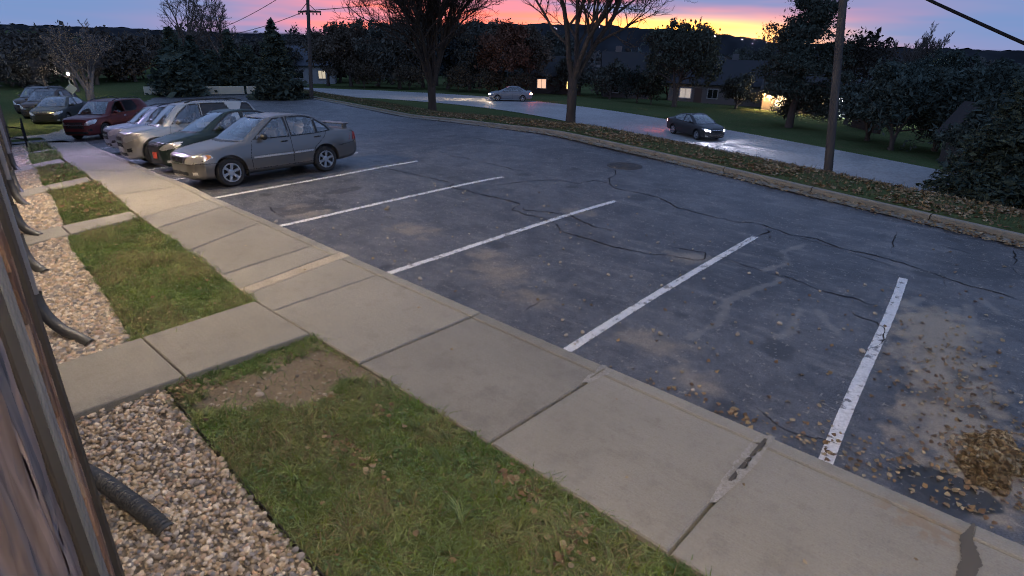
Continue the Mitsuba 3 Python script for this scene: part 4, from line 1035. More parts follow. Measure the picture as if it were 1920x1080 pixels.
# ------------------------------------------------------------------ the brick building the camera hangs on
TD, ND = np.array([-.9934, .1149]), np.array([.1149, .9934])
def uw(u, n, z=0.0): return np.r_[u * TD + n * ND, z]
WALL_RZ = math.atan2(TD[1], TD[0])
bld = thing('brick_building', 'brown brick apartment building with grey downspouts along the left edge of the picture', 'building')
def wall_box(name, u0, u1, n0, n1, za, zb, bsdf, color=None, bevel=0, parent=bld, smooth=False):
    m = box(u1 - u0, n1 - n0, zb - za, bevel=bevel)
    m.apply_transform(trimesh.transformations.rotation_matrix(WALL_RZ, [0, 0, 1]))
    # local +y of the turned box points away from the street
    m.apply_translation(uw((u0 + u1) / 2, (n0 + n1) / 2, (za + zb) / 2))
    return put(name, m, bsdf, parent, color=color, smooth=smooth)
def brick_fn(p, n, uv):
    s = p.x * float(TD[0]) + p.y * float(TD[1])
    row = dr.floor(p.z / .075)
    col = dr.floor((s + .105 * (row - 2 * dr.floor(row / 2))) / .21)
    r = mikit.cell_rand(col, row)
    fz = p.z / .075 - row; fs = (s + .105 * (row - 2 * dr.floor(row / 2))) / .21 - col
    joint = dr.maximum(smoothstep(.10, .05, dr.minimum(fz, 1 - fz)), smoothstep(.05, .02, dr.minimum(fs, 1 - fs)))
    c = mix((.15, .085, .06), (.24, .16, .115), r) * (.75 + .5 * fbm(p.x * 40, p.y * 40, p.z * 40, 2))
    return mix(c, (.34, .31, .27), joint)
scene['m_brick_far'] = {'type': 'twosided', 'b': {'type': 'diffuse', 'reflectance': proc(brick_fn)}}
wl = [(x, y - .035) for x, y in WALL if x <= 1.2]
poly = Polygon(wl + [(x - .03, y - 6.0) for x, y in wl[::-1]])
wm = trimesh.creation.extrude_polygon(poly, 8.6, engine='earcut'); wm.apply_translation([0, 0, -2.4])
put('wall', wm, 'm_brick_far', bld)
# bricks of the stretch beside the camera, laid proud of the mortar
scene['mortar'] = diffuse((.30, .275, .24))
tones = [(.16, .095, .068), (.21, .135, .098), (.13, .08, .062), (.25, .18, .135), (.19, .11, .075), (.115, .085, .075)]
k = 0
for row in range(11, 36):
    z = row * .075
    for c in range(9):
        u0 = 1.81 + c * .21 + (.105 if row % 2 else 0)
        if u0 + .2 > 3.62: continue
        m = box(.198, .024, .064, bevel=.004)
        m.apply_transform(trimesh.transformations.rotation_matrix(WALL_RZ, [0, 0, 1]))
        m.apply_translation(uw(u0 + .1, -.044 + RNG.uniform(-.002, .002), z + .0375))
        put('wall__brick', m, 'v', bld.replace('brick_building', 'brick_building'), color=np.array(tones[RNG.integers(0, 6)]) * RNG.uniform(.8, 1.15)) if False else put('brick', m, 'v', bld + '__wall', color=np.array(tones[RNG.integers(0, 6)]) * RNG.uniform(.8, 1.15))
        k += 1
# weathered panel, dark board, window frame, cream trim
scene['dark_board'] = glossy((.035, .029, .025), .5)
scene['frame_grey'] = glossy((.20, .215, .25), .38, .5)
uu, zz = np.meshgrid(np.linspace(.22, 1.03, 60), np.linspace(.2, 2.62, 150), indexing='ij')
rel = meshkit.fbm(np.stack([uu * 22, zz * 9, 0 * uu], -1), 4, 2)
crack = np.abs(meshkit.fbm(np.stack([uu * 5 + .25 * zz, zz * .8, 0 * uu + 3], -1), 3, 5) - .5)
gap = np.clip(1 - crack / .018, 0, 1)
nn = -.056 + .016 * (rel - .5) - .014 * gap
P3 = uu[..., None] * np.r_[TD, 0] + nn[..., None] * np.r_[ND, 0] + zz[..., None] * np.array([0, 0, 1.0])
a, b = np.meshgrid(np.arange(59), np.arange(149), indexing='ij'); q = (a * 150 + b).ravel()
f = np.vstack([np.stack([q, q + 150, q + 151], 1), np.stack([q, q + 151, q + 1], 1)])
st1 = meshkit.fbm(np.stack([uu * 34, zz * 10, 0 * uu + 7], -1), 4, 8)[..., None]; st2 = meshkit.fbm(np.stack([uu * 16, zz * 5, 0 * uu + 1], -1), 4, 4)[..., None]
pc = np.array([.155, .138, .148]) * (.35 + 1.3 * st1) + (st2 > .56) * np.array([.05, .025, .005]) * 1.0 - (st2 < .40) * np.array([.04, .02, .005])
pc = np.clip(pc * (1 - .8 * gap[..., None]), .01, 1)
pk = put('panel', (P3.reshape(-1, 3), f), 'v', bld, color=pc.reshape(-1, 3), smooth=True); labels[pk] = {'label': 'weathered pinkish grey panel with long upright cracks'}
wall_box('trim_board', 1.04, 1.42, -.075, -.047, -.2, 6, 'dark_board', bevel=.004)
wf = 'window'
wfk = f'{bld}__window'
for i, (u0, u1, n1) in enumerate(((1.43, 1.50, -.040), (1.51, 1.60, -.046), (1.61, 1.69, -.043), (1.70, 1.78, -.038))):
    wall_box('frame', u0, u1, -.075, n1, -.2, 2.55, 'frame_grey', bevel=.004, parent=wfk)
wall_box('cream_trim', .86, 1.03, -.07, -.048, 2.57, 2.92, 'cream', bevel=.006)
scene['cream'] = diffuse((.78, .66, .36))
wall_box('lintel', 1.43, 1.79, -.07, -.036, 2.56, 2.80, 'dark_board', bevel=.004)

def pipe_downspout(name, at, r, z1, bsdf):
    """square downspout with its straps"""
    u, n = at @ TD, at @ ND
    kk = wall_box(name, u - r, u + r, n - r * .8, n + r * .8, float(z0(at[0])) + .16, z1, bsdf, bevel=.012)
    return kk
scene['spout_grey'] = glossy((.30, .315, .345), .4, .3)
scene['spout_dark'] = glossy((.055, .05, .046), .4)
scene['rubber'] = glossy((.075, .075, .073), .45)
SP = [(np.array([-2.95, .30]), 'spout_dark'), (np.array([-7.22, .83]), 'spout_grey'), (np.array([-9.62, 1.12]), 'spout_grey'), (np.array([-11.45, 1.38]), 'spout_dark'),
      (np.array([-14.05, 1.78]), 'spout_grey'), (np.array([-15.8, 2.06]), 'spout_dark'), (np.array([-20.6, 2.78]), 'spout_grey')]
for at, b in SP: pipe_downspout('downspout', at, .048, 6.0, b)
# drain pipes: one corrugated hose, and plain black elbows at the other downspouts
def hose(pts, r, key, ribs):
    pts = np.asarray(pts, float)
    d = np.r_[0, np.cumsum(np.linalg.norm(np.diff(pts, axis=0), axis=1))]
    from scipy.interpolate import CubicSpline
    n = 40 if not ribs else int(d[-1] / .007)
    s = np.linspace(0, d[-1], n); q = CubicSpline(d, pts)(s)
    rr = r * (1 + (.10 * np.sign(np.sin(s / .024 * 2 * np.pi)) if ribs else 0)) * np.ones(n)
    if not ribs: rr = r * (1 - .15 * np.linspace(0, 1, n))
    put('pipe', polytube(q, rr, 16, cap=False), 'rubber', key, smooth=30 if ribs else True)
    lip = polytube([q[-1] - (q[-1] - q[-3]) / np.linalg.norm(q[-1] - q[-3]) * .02, q[-1]], r * 1.12 * (1 if ribs else .88), 16, cap=False)
    put('rim', lip, 'rubber', key, smooth=True)
hk = thing('drain_pipe', 'black corrugated drain hose lying on the nearest pebble bed', 'drain pipe')
hose([(-4.36, .43, .12), (-4.22, .49, .095), (-4.02, .545, .075), (-3.82, .595, .045), (-3.63, .64, .012), (-3.5, .67, -.03)], .053, hk, True)
ek = thing('drain_pipe', 'black curved downspout elbow beside the nearest path', 'drain pipe')
hose([(-7.22, .835, .44), (-7.19, .85, .24), (-7.08, .91, .09), (-6.88, .99, .02), (-6.62, 1.07, -.02)], .060, ek, False)
for at, tip, lab in ((SP[2][0], (-9.22, 1.24), 'black downspout elbow in the second pebble bed, left end'), (SP[3][0], (-11.05, 1.56), 'black downspout elbow right beyond the second path'),
                (SP[4][0], (-13.58, 1.88), 'black downspout elbow just before the third path'), (SP[5][0], (-15.3, 2.10), 'black downspout elbow just beyond the third path'), (SP[6][0], (-20.2, 2.84), 'farthest black downspout elbow, in the far pebble bed')):
    tip = np.array(tip); zz_ = float(z0(at[0])); e = thing('drain_pipe', lab, 'drain pipe')
    hose([(*at, zz_ + .44), (*(at * .93 + tip * .07), zz_ + .25), (*(at * .72 + tip * .28), zz_ + .10), (*(at * .4 + tip * .6), zz_ + .03), (*tip, zz_ - .02)], .066, e, False)

# ------------------------------------------------------------------ lamps on the building
scene['lamp_shell'] = glossy((.06, .055, .05), .45)
def wall_lamp(pos, aim, size, rgb, power, label, housing=True):
    k = thing('wall_lamp', label, 'lamp', )
    pos, aim = np.array(pos, float), np.array(aim, float)
    z = aim - pos; z /= np.linalg.norm(z); x = np.cross([0, 0, 1], z); x /= np.linalg.norm(x); y = np.cross(z, x)
    M = np.eye(4); M[:3, 0], M[:3, 1], M[:3, 2], M[:3, 3] = x, y, z, pos
    sh = box(size * 2.3, size * 1.7, size * .8, (0, 0, -size * .45), bevel=size * .12); sh.apply_transform(M)
    put('housing', sh, 'lamp_shell', k)
    w, h = size, size * .7
    v = np.array([(-w, -h, .004), (w, -h, .004), (w, h, .004), (-w, h, .004)]) @ M[:3, :3].T + pos
    put('lens', (v, np.array([[0, 1, 2], [0, 2, 3]])), diffuse((.6, .6, .6)), k, e={'type': 'area', 'radiance': {'type': 'rgb', 'value': [power * c for c in rgb]}})
    arm = tubes([pos - z * size * .7], [pos - z * size * .7 - np.array([ND[0], ND[1], 0]) * size * 2], [size * .18], [size * .18], 8); put('bracket', arm, 'lamp_shell', k)
wall_lamp((-14.2, 2.0, 4.7), (-11.5, 7.0, 0), .20, WARM, LAMP_MAIN, 'boxy floodlight high on the wall above the third path')
wall_lamp((-8.2, 1.25, 4.4), (-6.5, 5.0, 0), .16, WARM, LAMP_MID, 'boxy floodlight high on the wall above the second pebble bed')
wall_lamp((.9, .28, 4.5), (-1.6, 4.6, 0), .16, WARM, LAMP_NEAR, 'boxy floodlight high on the wall behind the camera')
wall_lamp((-23.5, 3.6, 4.2), (-20.5, 7.0, -.6), .18, COOL, LAMP_FAR, 'violet white floodlight high on the wall towards the far units')
wall_lamp((-36.0, 5.35, 3.0), (-40, 9.0, -1.6), .16, (1, .78, .38), LAMP_FAR * 1.2, 'yellow lamp at the far corner of the building')
# ------------------------------------------------------------------ trees
def branchy(height, levels, trunk_r, seed, first=.25, angle=(38, 55), up=.25, ratio=.52, crown=1.0, stems=1, kids=(9, 6, 5, 4), twig=.006, splay=1.0):
    """skeleton of a leafless tree: arrays of segments and the tips of the finest twigs"""
    g = np.random.default_rng(seed)
    P0, P1, R0, R1 = [], [], [], []
    pos, dr_, ln, rad = [], [], [], []
    for s in range(stems):
        a = 2 * np.pi * (s + g.random()) / stems; t = .0 if stems == 1 else g.uniform(.18, .42) * splay
        pos.append([0, 0, 0] if stems == 1 else [0, 0, height * first * .75]); dr_.append([math.sin(t) * math.cos(a), math.sin(t) * math.sin(a), math.cos(t)])
        ln.append(height * (.92 if stems == 1 else (1 - first) * g.uniform(.85, 1.0))); rad.append(trunk_r * (1 if stems == 1 else .55))
    if stems > 1:
        z = np.array([0, .04, .3, .65, 1.0]) * height * first; rr = trunk_r * np.array([1.35, 1.1, .95, .95, 1.0])
        for a, b, c, d in zip(z[:-1], z[1:], rr[:-1], rr[1:]): P0.append([[0, 0, a]]); P1.append([[0, 0, b]]); R0.append([c]); R1.append([d])
    pos, dr_, ln, rad = map(np.array, (pos, dr_, ln, rad))
    tips = None; tdir = None
    for lv in range(levels):
        n = len(pos); m = max(2, 7 - lv * 1)
        cur, d = pos.copy(), dr_.copy(); pts, dirs = [cur.copy()], [d.copy()]
        for i in range(m):
            d = d + g.normal(0, .10 + .035 * lv, d.shape) + np.array([0, 0, up * .22]) * (lv > 0)
            d /= np.linalg.norm(d, axis=1, keepdims=True)
            cur = cur + d * (ln / m)[:, None]; pts.append(cur.copy()); dirs.append(d.copy())
        for i in range(m):
            e = lambda t: rad * (1 - t) ** .8 + np.minimum(twig, rad * .4)
            f0, f1 = i / m, (i + 1) / m
            flare = 1.3 if (lv == 0 and i == 0 and stems == 1) else 1
            P0.append(pts[i]); P1.append(pts[i + 1]); R0.append(e(f0) * flare); R1.append(e(f1))
        if lv == levels - 1: tips, tdir = pts[-1], dirs[-1]; mids = pts[m // 2]; break
        k = kids[lv]
        lo = first if (lv == 0 and stems == 1) else .18
        t = lo + (1 - lo) * (np.arange(k)[None] + g.random((n, k))) / k * .97
        ft = t * m; i0 = np.minimum(ft.astype(int), m - 1); w = (ft - i0)[..., None]
        PT, DT = np.stack(pts, 1), np.stack(dirs, 1); ar = np.arange(n)[:, None]
        p = PT[ar, i0] * (1 - w) + PT[ar, i0 + 1] * w; pd = DT[ar, i0 + 1]
        az = g.random((n, k)) * .9 + np.arange(k)[None] * 2.4 + g.random((n, 1)) * 6.3
        a1 = np.cross(pd, np.where(np.abs(pd[..., 2:]) < .9, [0, 0, 1.0], [1.0, 0, 0])); a1 /= np.linalg.norm(a1, axis=-1, keepdims=True); a2 = np.cross(pd, a1)
        th = np.radians(g.uniform(*angle, (n, k)))[..., None]
        nd = pd * np.cos(th) + (a1 * np.cos(az)[..., None] + a2 * np.sin(az)[..., None]) * np.sin(th) + np.array([0, 0, up])
        nd /= np.linalg.norm(nd, axis=-1, keepdims=True)
        nl = ln[:, None] * ratio * (1.15 - .65 * (t - lo) / (1 - lo)) * g.uniform(.75, 1.2, (n, k)) * (crown if lv == 0 else 1)
        nr = np.maximum(rad[:, None] * (1 - t) ** .7 * .55, twig)
        pos, dr_, ln, rad = p.reshape(-1, 3), nd.reshape(-1, 3), nl.ravel(), nr.ravel()
    P0, P1, R0, R1 = np.concatenate(P0), np.concatenate(P1), np.concatenate([np.ravel(r) for r in R0]), np.concatenate([np.ravel(r) for r in R1])
    return P0, P1, R0, R1, np.vstack([tips, mids]), np.vstack([tdir, tdir])

def skeleton_mesh(P0, P1, R0, R1):
    big = R0 > .035
    v1, f1 = tubes(P0[big], P1[big], R0[big], R1[big], 8); v2, f2 = tubes(P0[~big], P1[~big], R0[~big], R1[~big], 3)
    return np.vstack([v1, v2]), np.vstack([f1, f2 + len(v1)]), len(v1)

def cards(pts, size, g, col, spread=.0, flat=1.0):
    """leaf-sized bent quads at the points"""
    n = len(pts); p = pts + g.normal(0, spread, (n, 3)) if spread else pts
    A = g.normal(0, 1, (n, 3)); A[:, 2] *= flat; A /= np.linalg.norm(A, axis=1, keepdims=True)
    B = np.cross(A, g.normal(0, 1, (n, 3))); B /= np.linalg.norm(B, axis=1, keepdims=True)
    s = size * g.lognormal(0, .38, (n, 1)); wv = g.uniform(.16, .58, (n, 1))
    v = np.stack([p - A * s, p + B * s * wv, p + A * s, p - B * s * wv + np.cross(A, B) * s * .25], 1).reshape(-1, 3)
    f = (np.array([[0, 1, 2], [0, 2, 3]])[None] + (np.arange(n) * 4)[:, None, None]).reshape(-1, 3)
    c = np.repeat((np.asarray(col) * g.uniform(.55, 1.35, (n, 1)))[:, None], 4, 1).reshape(-1, 3)
    return v, f, c

def ground_at(x, y): return float(land(np.array([x]), np.array([y]), False)[0])
BARK, BARK_GREY = np.array([.135, .112, .098]), np.array([.17, .15, .14])
def bark_cols(v, c):
    return np.clip(np.asarray(c)[None] * (.65 + .7 * meshkit.noise(v * [9, 9, 2.5]))[:, None], .004, 1)

def plant(name, label, cat_, x, y, ztop, group=None, sink=.1):
    z = ground_at(x, y) - sink
    return thing(name, label, cat_, group), z, max(1.0, ztop - z)

def bare_tree(label, x, y, ztop, r_tr, seed, bark=BARK, leaf=None, nleaf=0, leafsize=.06, leafpick=None, **kw):
    key, z, h = plant('bare_tree', label, 'tree', x, y, ztop)
    P0, P1, R0, R1, tips, td = branchy(h, kw.pop('levels', 5), r_tr, seed, **kw)
    off = np.array([x, y, z])
    big = R0 > r_tr * .5
    v, f, _ = skeleton_mesh(P0[big] + off, P1[big] + off, R0[big], R1[big]); put('trunk', (v, f), 'v', key, color=bark_cols(v, bark), smooth=True)
    v, f, _ = skeleton_mesh(P0[~big] + off, P1[~big] + off, R0[~big], R1[~big]); put('crown', (v, f), 'v', key, color=bark_cols(v, bark), smooth=True)
    if leaf is not None:
        g = np.random.default_rng(seed + 50)
        pts = tips + off
        if leafpick is not None: pts = pts[leafpick(pts - off)]
        pts = pts[g.integers(0, len(pts), nleaf)]
        v, f, c = cards(pts, leafsize, g, leaf, .12); put('foliage', (v, f), 'v', key, color=c)
    return key

def conifer(label, x, y, ztop, rad, seed, col=(.072, .092, .074), n_whorl=30, size=.16, droop=.35, per=9, zlow=.04, irregular=.25, name='spruce_tree'):
    key, z, h = plant(name, label, 'tree', x, y, ztop)
    g = np.random.default_rng(seed)
    v, f = tubes([[x, y, z], [x, y, z + h * .5]], [[x, y, z + h * .5], [x, y, z + h * .985]], [rad * .085 + .04, rad * .05 + .03], [rad * .05 + .03, .01], 7)
    put('trunk', (v, f), 'v', key, color=bark_cols(v, BARK * .7), smooth=True)
    pts, P0, P1, R0, R1 = [], [], [], [], []
    for i in range(n_whorl):
        t = zlow + (1 - zlow) * (i + g.random() * .8) / n_whorl
        for k in range(max(4, int(per * (1.1 - .5 * t)))):
            a = g.random() * 2 * np.pi
            L = rad * ((1 - t) ** .85 + .03) * g.uniform(1 - irregular * 1.6, 1 + irregular)
            m = max(3, int(L / (size * .55)))
            s = np.linspace(.12, 1, m)
            q = np.c_[x + np.cos(a) * L * s, y + np.sin(a) * L * s, z + h * t + L * (.10 * s - droop * s ** 2 + .16 * s ** 4)]
            rep = 3
            side = np.array([-np.sin(a), np.cos(a), 0])
            for j in range(rep): pts.append(q + side * (g.normal(0, .20, (m, 1)) * L * s[:, None] * .9) + g.normal(0, size * .3, (m, 3)) - np.array([0, 0, 1]) * g.random((m, 1)) * size * .8)
            P0.append([x, y, z + h * t]); P1.append(q[-1]); R0.append(.018); R1.append(.004)
    pts = np.vstack(pts)
    v, f, c = cards(pts, size, g, col, 0, .5); put('crown', (v, f), 'v', key, color=c)
    v, f = tubes(P0, P1, R0, R1, 3); put('branches', (v, f), 'v', key, color=BARK * .6); labels[f'{key}__branches'] = {'kind': 'stuff', 'label': 'thin side branches'}
    return key

def leafy_tree(label, x, y, ztop, rad, seed, col, n=5000, size=.2, trunk_r=.2, first=.22, name='broad_tree', flat=.75, twigs=True, stems=1, category='tree', zoff=.0):
    key, z, h = plant(name, label, category, x, y, ztop)
    g = np.random.default_rng(seed)
    P0, P1, R0, R1, tips, td = branchy(h * .98, 4, trunk_r, seed, first=first, angle=(45, 75), up=.18, ratio=.50, crown=rad / (h * .42), stems=stems, kids=(9, 6, 4), twig=.012)
    off = np.array([x, y, z])
    v, f, _ = skeleton_mesh(P0 + off, P1 + off, R0, R1); put('trunk', (v, f), 'v', key, color=bark_cols(v, BARK * .8), smooth=True)
    pts = tips[g.integers(0, len(tips), n)] + off
    v, f, c = cards(pts, size, g, col, size * 1.6); put('crown', (v, f), 'v', key, color=c)
    return key

# along the verge and beside the lot
bare_tree('wide bare tree with many upright stems on the verge, behind the silver moving car', -32.5, 27.8, 9.6, .28, 11, bark=BARK * .55, stems=7, first=.17, angle=(26, 50), up=.24, ratio=.52, kids=(13, 9, 7, 5), twig=.010, crown=1.15, splay=1.55)
bare_tree('bare forked tree on the leafy verge with a few brown leaves left in its top', -14.87, 20.12, 9.0, .20, 24, bark=BARK * .6, stems=4, first=.25, splay=1.25, angle=(28, 52), up=.24, ratio=.58, kids=(12, 9, 7, 4), twig=.007, leaf=(.045, .03, .022), nleaf=2600, leafsize=.075, leafpick=lambda p: (p[:, 2] > 4.6))
bare_tree('pale bark bare tree beside the dark red car', -45.0, 10.8, 2.9, .24, 31, bark=BARK_GREY * 1.25, stems=3, first=.22, angle=(30, 52), up=.25, kids=(9, 7, 5, 4), twig=.010, crown=1.0)
g_left = 'dark trees at the left end of the lot'
bare_tree('small bare tree at the far left of the picture, left of the pale bark tree', -58.9, 11.4, 1.0, .16, 41, levels=4, stems=2, kids=(10, 8, 6), twig=.016)
bare_tree('second small bare tree at the far left, nearer the pale bark tree', -60.5, 13.7, 1.5, .16, 42, levels=4, kids=(12, 8, 6), twig=.016)
conifer('dense dark spruce with a bare tree rising behind it, left of the other spruces', -54.6, 19.5, 3.2, 2.3, 51, size=.22, n_whorl=26, per=12)
conifer('dark spruce behind the white roofed silver car, second from the left', -58.8, 22.6, 2.5, 2.2, 52, size=.24, n_whorl=22, per=11)
conifer('low dark spruce between the taller spruces at the left', -56.4, 23.2, 1.4, 2.0, 53, size=.24, n_whorl=18, per=11)
conifer('slim pointed spruce in the middle of the left group', -54.9, 24.2, 3.1, 1.5, 54, size=.20, n_whorl=24, per=10)
conifer('low dark spruce left of the big pointed spruce', -54.3, 25.5, 1.9, 1.9, 55, size=.24, n_whorl=20, per=11)
conifer('big pointed spruce standing just left of the far utility pole', -46.2, 23.8, 3.8, 2.0, 56, size=.20, n_whorl=34, per=12)
bare_tree('tall bare tree rising behind the dense spruce, left one of two', -61.7, 23.4, 5.7, .26, 61, first=.35, kids=(10, 7, 5, 3), twig=.014)
bare_tree('tall bare tree rising behind the spruces, right one of two', -62.5, 26.9, 5.9, .24, 62, first=.35, stems=2, kids=(10, 7, 5, 3), twig=.014)
bare_tree('thin bare tree behind the left spruces, lower than its neighbours', -66.5, 25.0, 2.2, .2, 63, levels=4, first=.3, kids=(12, 8, 6), twig=.02)
for i, (x, y, zt, lab) in enumerate([(-70.5, 9.0, .6, 'bare tree in the far line at the left edge'), (-74.0, 16.5, 1.2, 'bare tree in the far line behind the street lamps'), (-78.0, 22.0, .9, 'bare tree in the far line left of the spruces'), (-80.0, 29.0, 1.6, 'bare tree in the far line behind the dense spruce'), (-67.5, 17.0, .3, 'bare bushy tree just behind the pale bark tree'), (-83.0, 36.0, 1.4, 'bare tree in the far line behind the big pointed spruce')]):
    bare_tree(lab, x, y, zt, .2, 210 + i, levels=4, first=.2, stems=3, angle=(30, 55), kids=(11, 9, 7), twig=.022)
for i, (x, y, zt, r, lab) in enumerate([(-68.0, 12.5, -.6, 3.4, 'dark round tree behind the three far cars'), (-72.0, 13.5, -.2, 3.6, 'dark tree behind the far street lamps'), (-74.5, 20.5, -.1, 3.8, 'dark tree behind the pale bark tree'), (-70.0, 21.0, .1, 3.4, 'dark tree between the pale bark tree and the dense spruce'), (-79.0, 27.0, .3, 4.2, 'dark tree far behind the dense spruce'),
        (-76.0, 6.0, .9, 4.4, 'dark tree at the far left edge'), (-79.0, 12.0, .6, 4.4, 'dark tree behind the far left edge trees'), (-81.0, 33.5, .3, 4.4, 'dark tree far behind the slim spruce'), (-86.0, 42.5, .2, 4.4, 'dark tree far behind the big pointed spruce'), (-90.0, 50.5, .4, 4.6, 'dark tree behind the far white house')]):
    leafy_tree(lab, x, y, zt, r, 220 + i, (.11, .10, .088), n=6000, size=.20, trunk_r=.2, first=.15)
# across the road
DK, BR, RB = (.098, .10, .086), (.13, .108, .084), (.15, .08, .056)
th = [(-73.4, 44.8, 1.8, 4.2, BR, 'bushy bare brown tree at the left end of the thicket across the road'), (-70.1, 46.2, 3.4, 3.8, BR, 'tall thin brown tree in the thicket right of the far pole'), (-69.8, 50.2, 2.6, 4.4, DK, 'rounded dark tree in the thicket, behind the brown ones'),
      (-64.9, 50.1, 2.9, 4.2, DK, 'dark round tree in the thicket left of the wide bare tree'), (-66.1, 55.0, 3.4, 4.5, DK, 'dark tall tree hidden behind the wide bare tree'), (-61.7, 55.5, 3.0, 4.4, (.045, .054, .058), 'blue black evergreen right of the wide bare tree'),
      (-59.0, 57.0, 3.8, 3.8, DK, 'dark tree between the wide bare tree and the reddish tree'), (-52.1, 60.7, 3.2, 3.6, BR, 'brownish tree right of the reddish tree'), (-84.4, 53.6, 2.6, 5, BR, 'far brown tree at the back left of the thicket'),
      (-78.3, 59.0, 3.6, 5, DK, 'far dark tree at the back of the thicket'), (-74.0, 64.3, 3.4, 5, DK, 'far dark tree behind the wide bare tree'), (-67.9, 67.9, 3.7, 5, BR, 'far brown tree behind the reddish tree'), (-62.4, 78.2, 2.8, 4.5, DK, 'far dark tree behind the left house')]
for i, (x, y, zt, r, c, lab) in enumerate(th): leafy_tree(lab, x, y, zt, r, 100 + i, c, n=9500, size=.18, trunk_r=.22)
leafy_tree('reddish brown leafy tree behind the silver moving car', -53.4, 56.9, 4.4, 3.6, 120, RB, n=9000, size=.16, trunk_r=.25)
for i, (x, y, zt, lab) in enumerate([(-65.9, 45.3, -1.0, 'low brush at the road edge, left clump'), (-61.8, 49.2, -1.2, 'low brush at the road edge left of the wide bare tree'), (-56.3, 52.5, -1.4, 'low brush at the road edge behind the wide bare tree'), (-53.0, 54.5, -1.6, 'low brush ahead of the silver moving car'), (-49.6, 56.3, -1.7, 'low brush beside the silver moving car')]):
    leafy_tree(lab, x, y, zt, 2.2, 140 + i, (.085, .07, .05), n=1500, size=.16, trunk_r=.06, name='brush', stems=4, category='shrub')
leafy_tree('broad low dark tree with a forked trunk on the grass behind the grey moving car', -32.0, 62.3, 4.2, 5.6, 160, (.09, .10, .078), n=16000, size=.16, trunk_r=.28, first=.26, stems=3)
leafy_tree('dense dark bush in front of the left house', -37.6, 63.8, -.5, 2.6, 161, (.038, .05, .042), n=5000, size=.11, trunk_r=.08, name='evergreen_bush', stems=4, category='shrub')
leafy_tree('smaller dark bush beside the dense bush in front of the left house', -35.4, 63.2, -1.3, 1.8, 162, (.048, .056, .04), n=1800, size=.15, trunk_r=.06, name='evergreen_bush', stems=4, category='shrub')
for i, (x, y, zt, r, lab) in enumerate([(-43.2, 66.5, -.4, 2.4, 'small dark tree in front of the steep gable house'), (-28.2, 70.0, -1.0, 2.0, 'small dark tree in front of the right end of the long house'), (-39.8, 75.5, .6, 3.2, 'dark tree in the gap between the gable house and the long house'), (-49.5, 66.5, -.2, 2.6, 'small dark tree in front of the low lit house'), (-24.2, 86.5, 1.4, 4.2, 'dark tree rising behind the long house'), (-36.0, 92.0, 1.6, 4.5, 'dark tree rising behind the roof of the long house')]):
    leafy_tree(lab, x, y, zt, r, 240 + i, (.09, .095, .078), n=6500, size=.14, trunk_r=.14, first=.12)
# the clumpy pine
def pine(label, x, y, ztop, rad, seed):
    key, z, h = plant('pine_tree', label, 'tree', x, y, ztop); g = np.random.default_rng(seed)
    zz_ = np.linspace(0, h * .97, 9); lean = np.cumsum(g.normal(0, .07, (9, 2)), 0); P = np.c_[x + lean[:, 0], y + lean[:, 1], z + zz_]
    rr = np.linspace(.34, .05, 9); v, f = tubes(P[:-1], P[1:], rr[:-1], rr[1:], 9)
    pts = []; B0, B1, b0, b1 = [], [], [], []
    for i in range(66):
        t = .13 + .87 * (i + g.random()) / 66; a = g.random() * 6.283
        L = rad * (1.05 - t) ** .55 * g.uniform(.45, 1.15) * (.75 if t < .3 else 1)
        c0 = np.array([np.interp(t, np.linspace(0, .97, 9), P[:, k]) for k in range(3)]); c1 = c0 + [np.cos(a) * L, np.sin(a) * L, g.uniform(-.15, .25) * L]
        B0.append(c0); B1.append(c1); b0.append(.06 * (1.2 - t)); b1.append(.015)
        for q in range(5):
            cc = c0 + (c1 - c0) * g.uniform(.45, 1.08) + g.normal(0, .22, 3)
            pts.append(cc + g.normal(0, 1, (95, 3)) * np.array([.42, .42, .20]) * g.uniform(.7, 1.3))
    v2, f2 = tubes(B0, B1, b0, b1, 5); put('trunk', (np.vstack([v, v2]), np.vstack([f, f2 + len(v)])), 'v', key, color=BARK * .8, smooth=True)
    v, f, c = cards(np.vstack(pts), .12, g, (.075, .088, .07), .03); put('crown', (v, f), 'v', key, color=c)
pine('tall clumpy dark pine on the grass beyond the road, left of the near utility pole', -16.7, 53.4, 6.4, 4.4, 170)
leafy_tree('spreading thin leaved tree with a forked trunk, right of the near utility pole', -15.0, 64.3, 4.6, 4.0, 171, (.058, .05, .042), n=2600, size=.17, trunk_r=.20, first=.36, stems=3)
bare_tree('bare upright tree rising above the dark conifers at the right', -14.7, 88.8, 4.4, .24, 172, first=.2, stems=5, angle=(12, 30), up=.4, kids=(9, 6, 4, 3), twig=.02)
for i, (x, y, zt, r, lab) in enumerate([(-7.6, 45.4, 1.4, 3.0, 'broad dark spreading evergreen at the right edge of the grass'), (-5.6, 48.6, .9, 2.8, 'broad dark evergreen right of the spreading evergreen'), (-10.2, 51.0, .1, 2.6, 'low dark evergreen left of the spreading evergreen'), (-2.7, 47.9, 1.5, 2.4, 'dark evergreen behind the small gable shed'), (-5.2, 59.8, 1.7, 3.0, 'dark round tree far behind the spreading evergreen'),
        (-1.0, 58.0, 2.5, 3.2, 'dark tree behind the big near spruce at the right'), (-9.1, 74.4, 1.9, 3.6, 'dark round tree below the bare upright tree'), (-12.5, 76.0, 1.2, 3.0, 'dark round tree behind the wooden fence'), (-1.9, 35.2, .2, 2.3, 'dark low evergreen between the road and the shed')]):
    leafy_tree(lab, x, y, zt, r, 180 + i, (.07, .09, .078), n=12000, size=.13, trunk_r=.2, first=.08, name='evergreen_tree', stems=2)
conifer('big near spruce at the right edge of the picture with drooping branches over the verge', -.30, 17.0, 3.3, 1.75, 200, col=(.05, .072, .062), n_whorl=44, size=.062, per=20, droop=.45, zlow=.02)
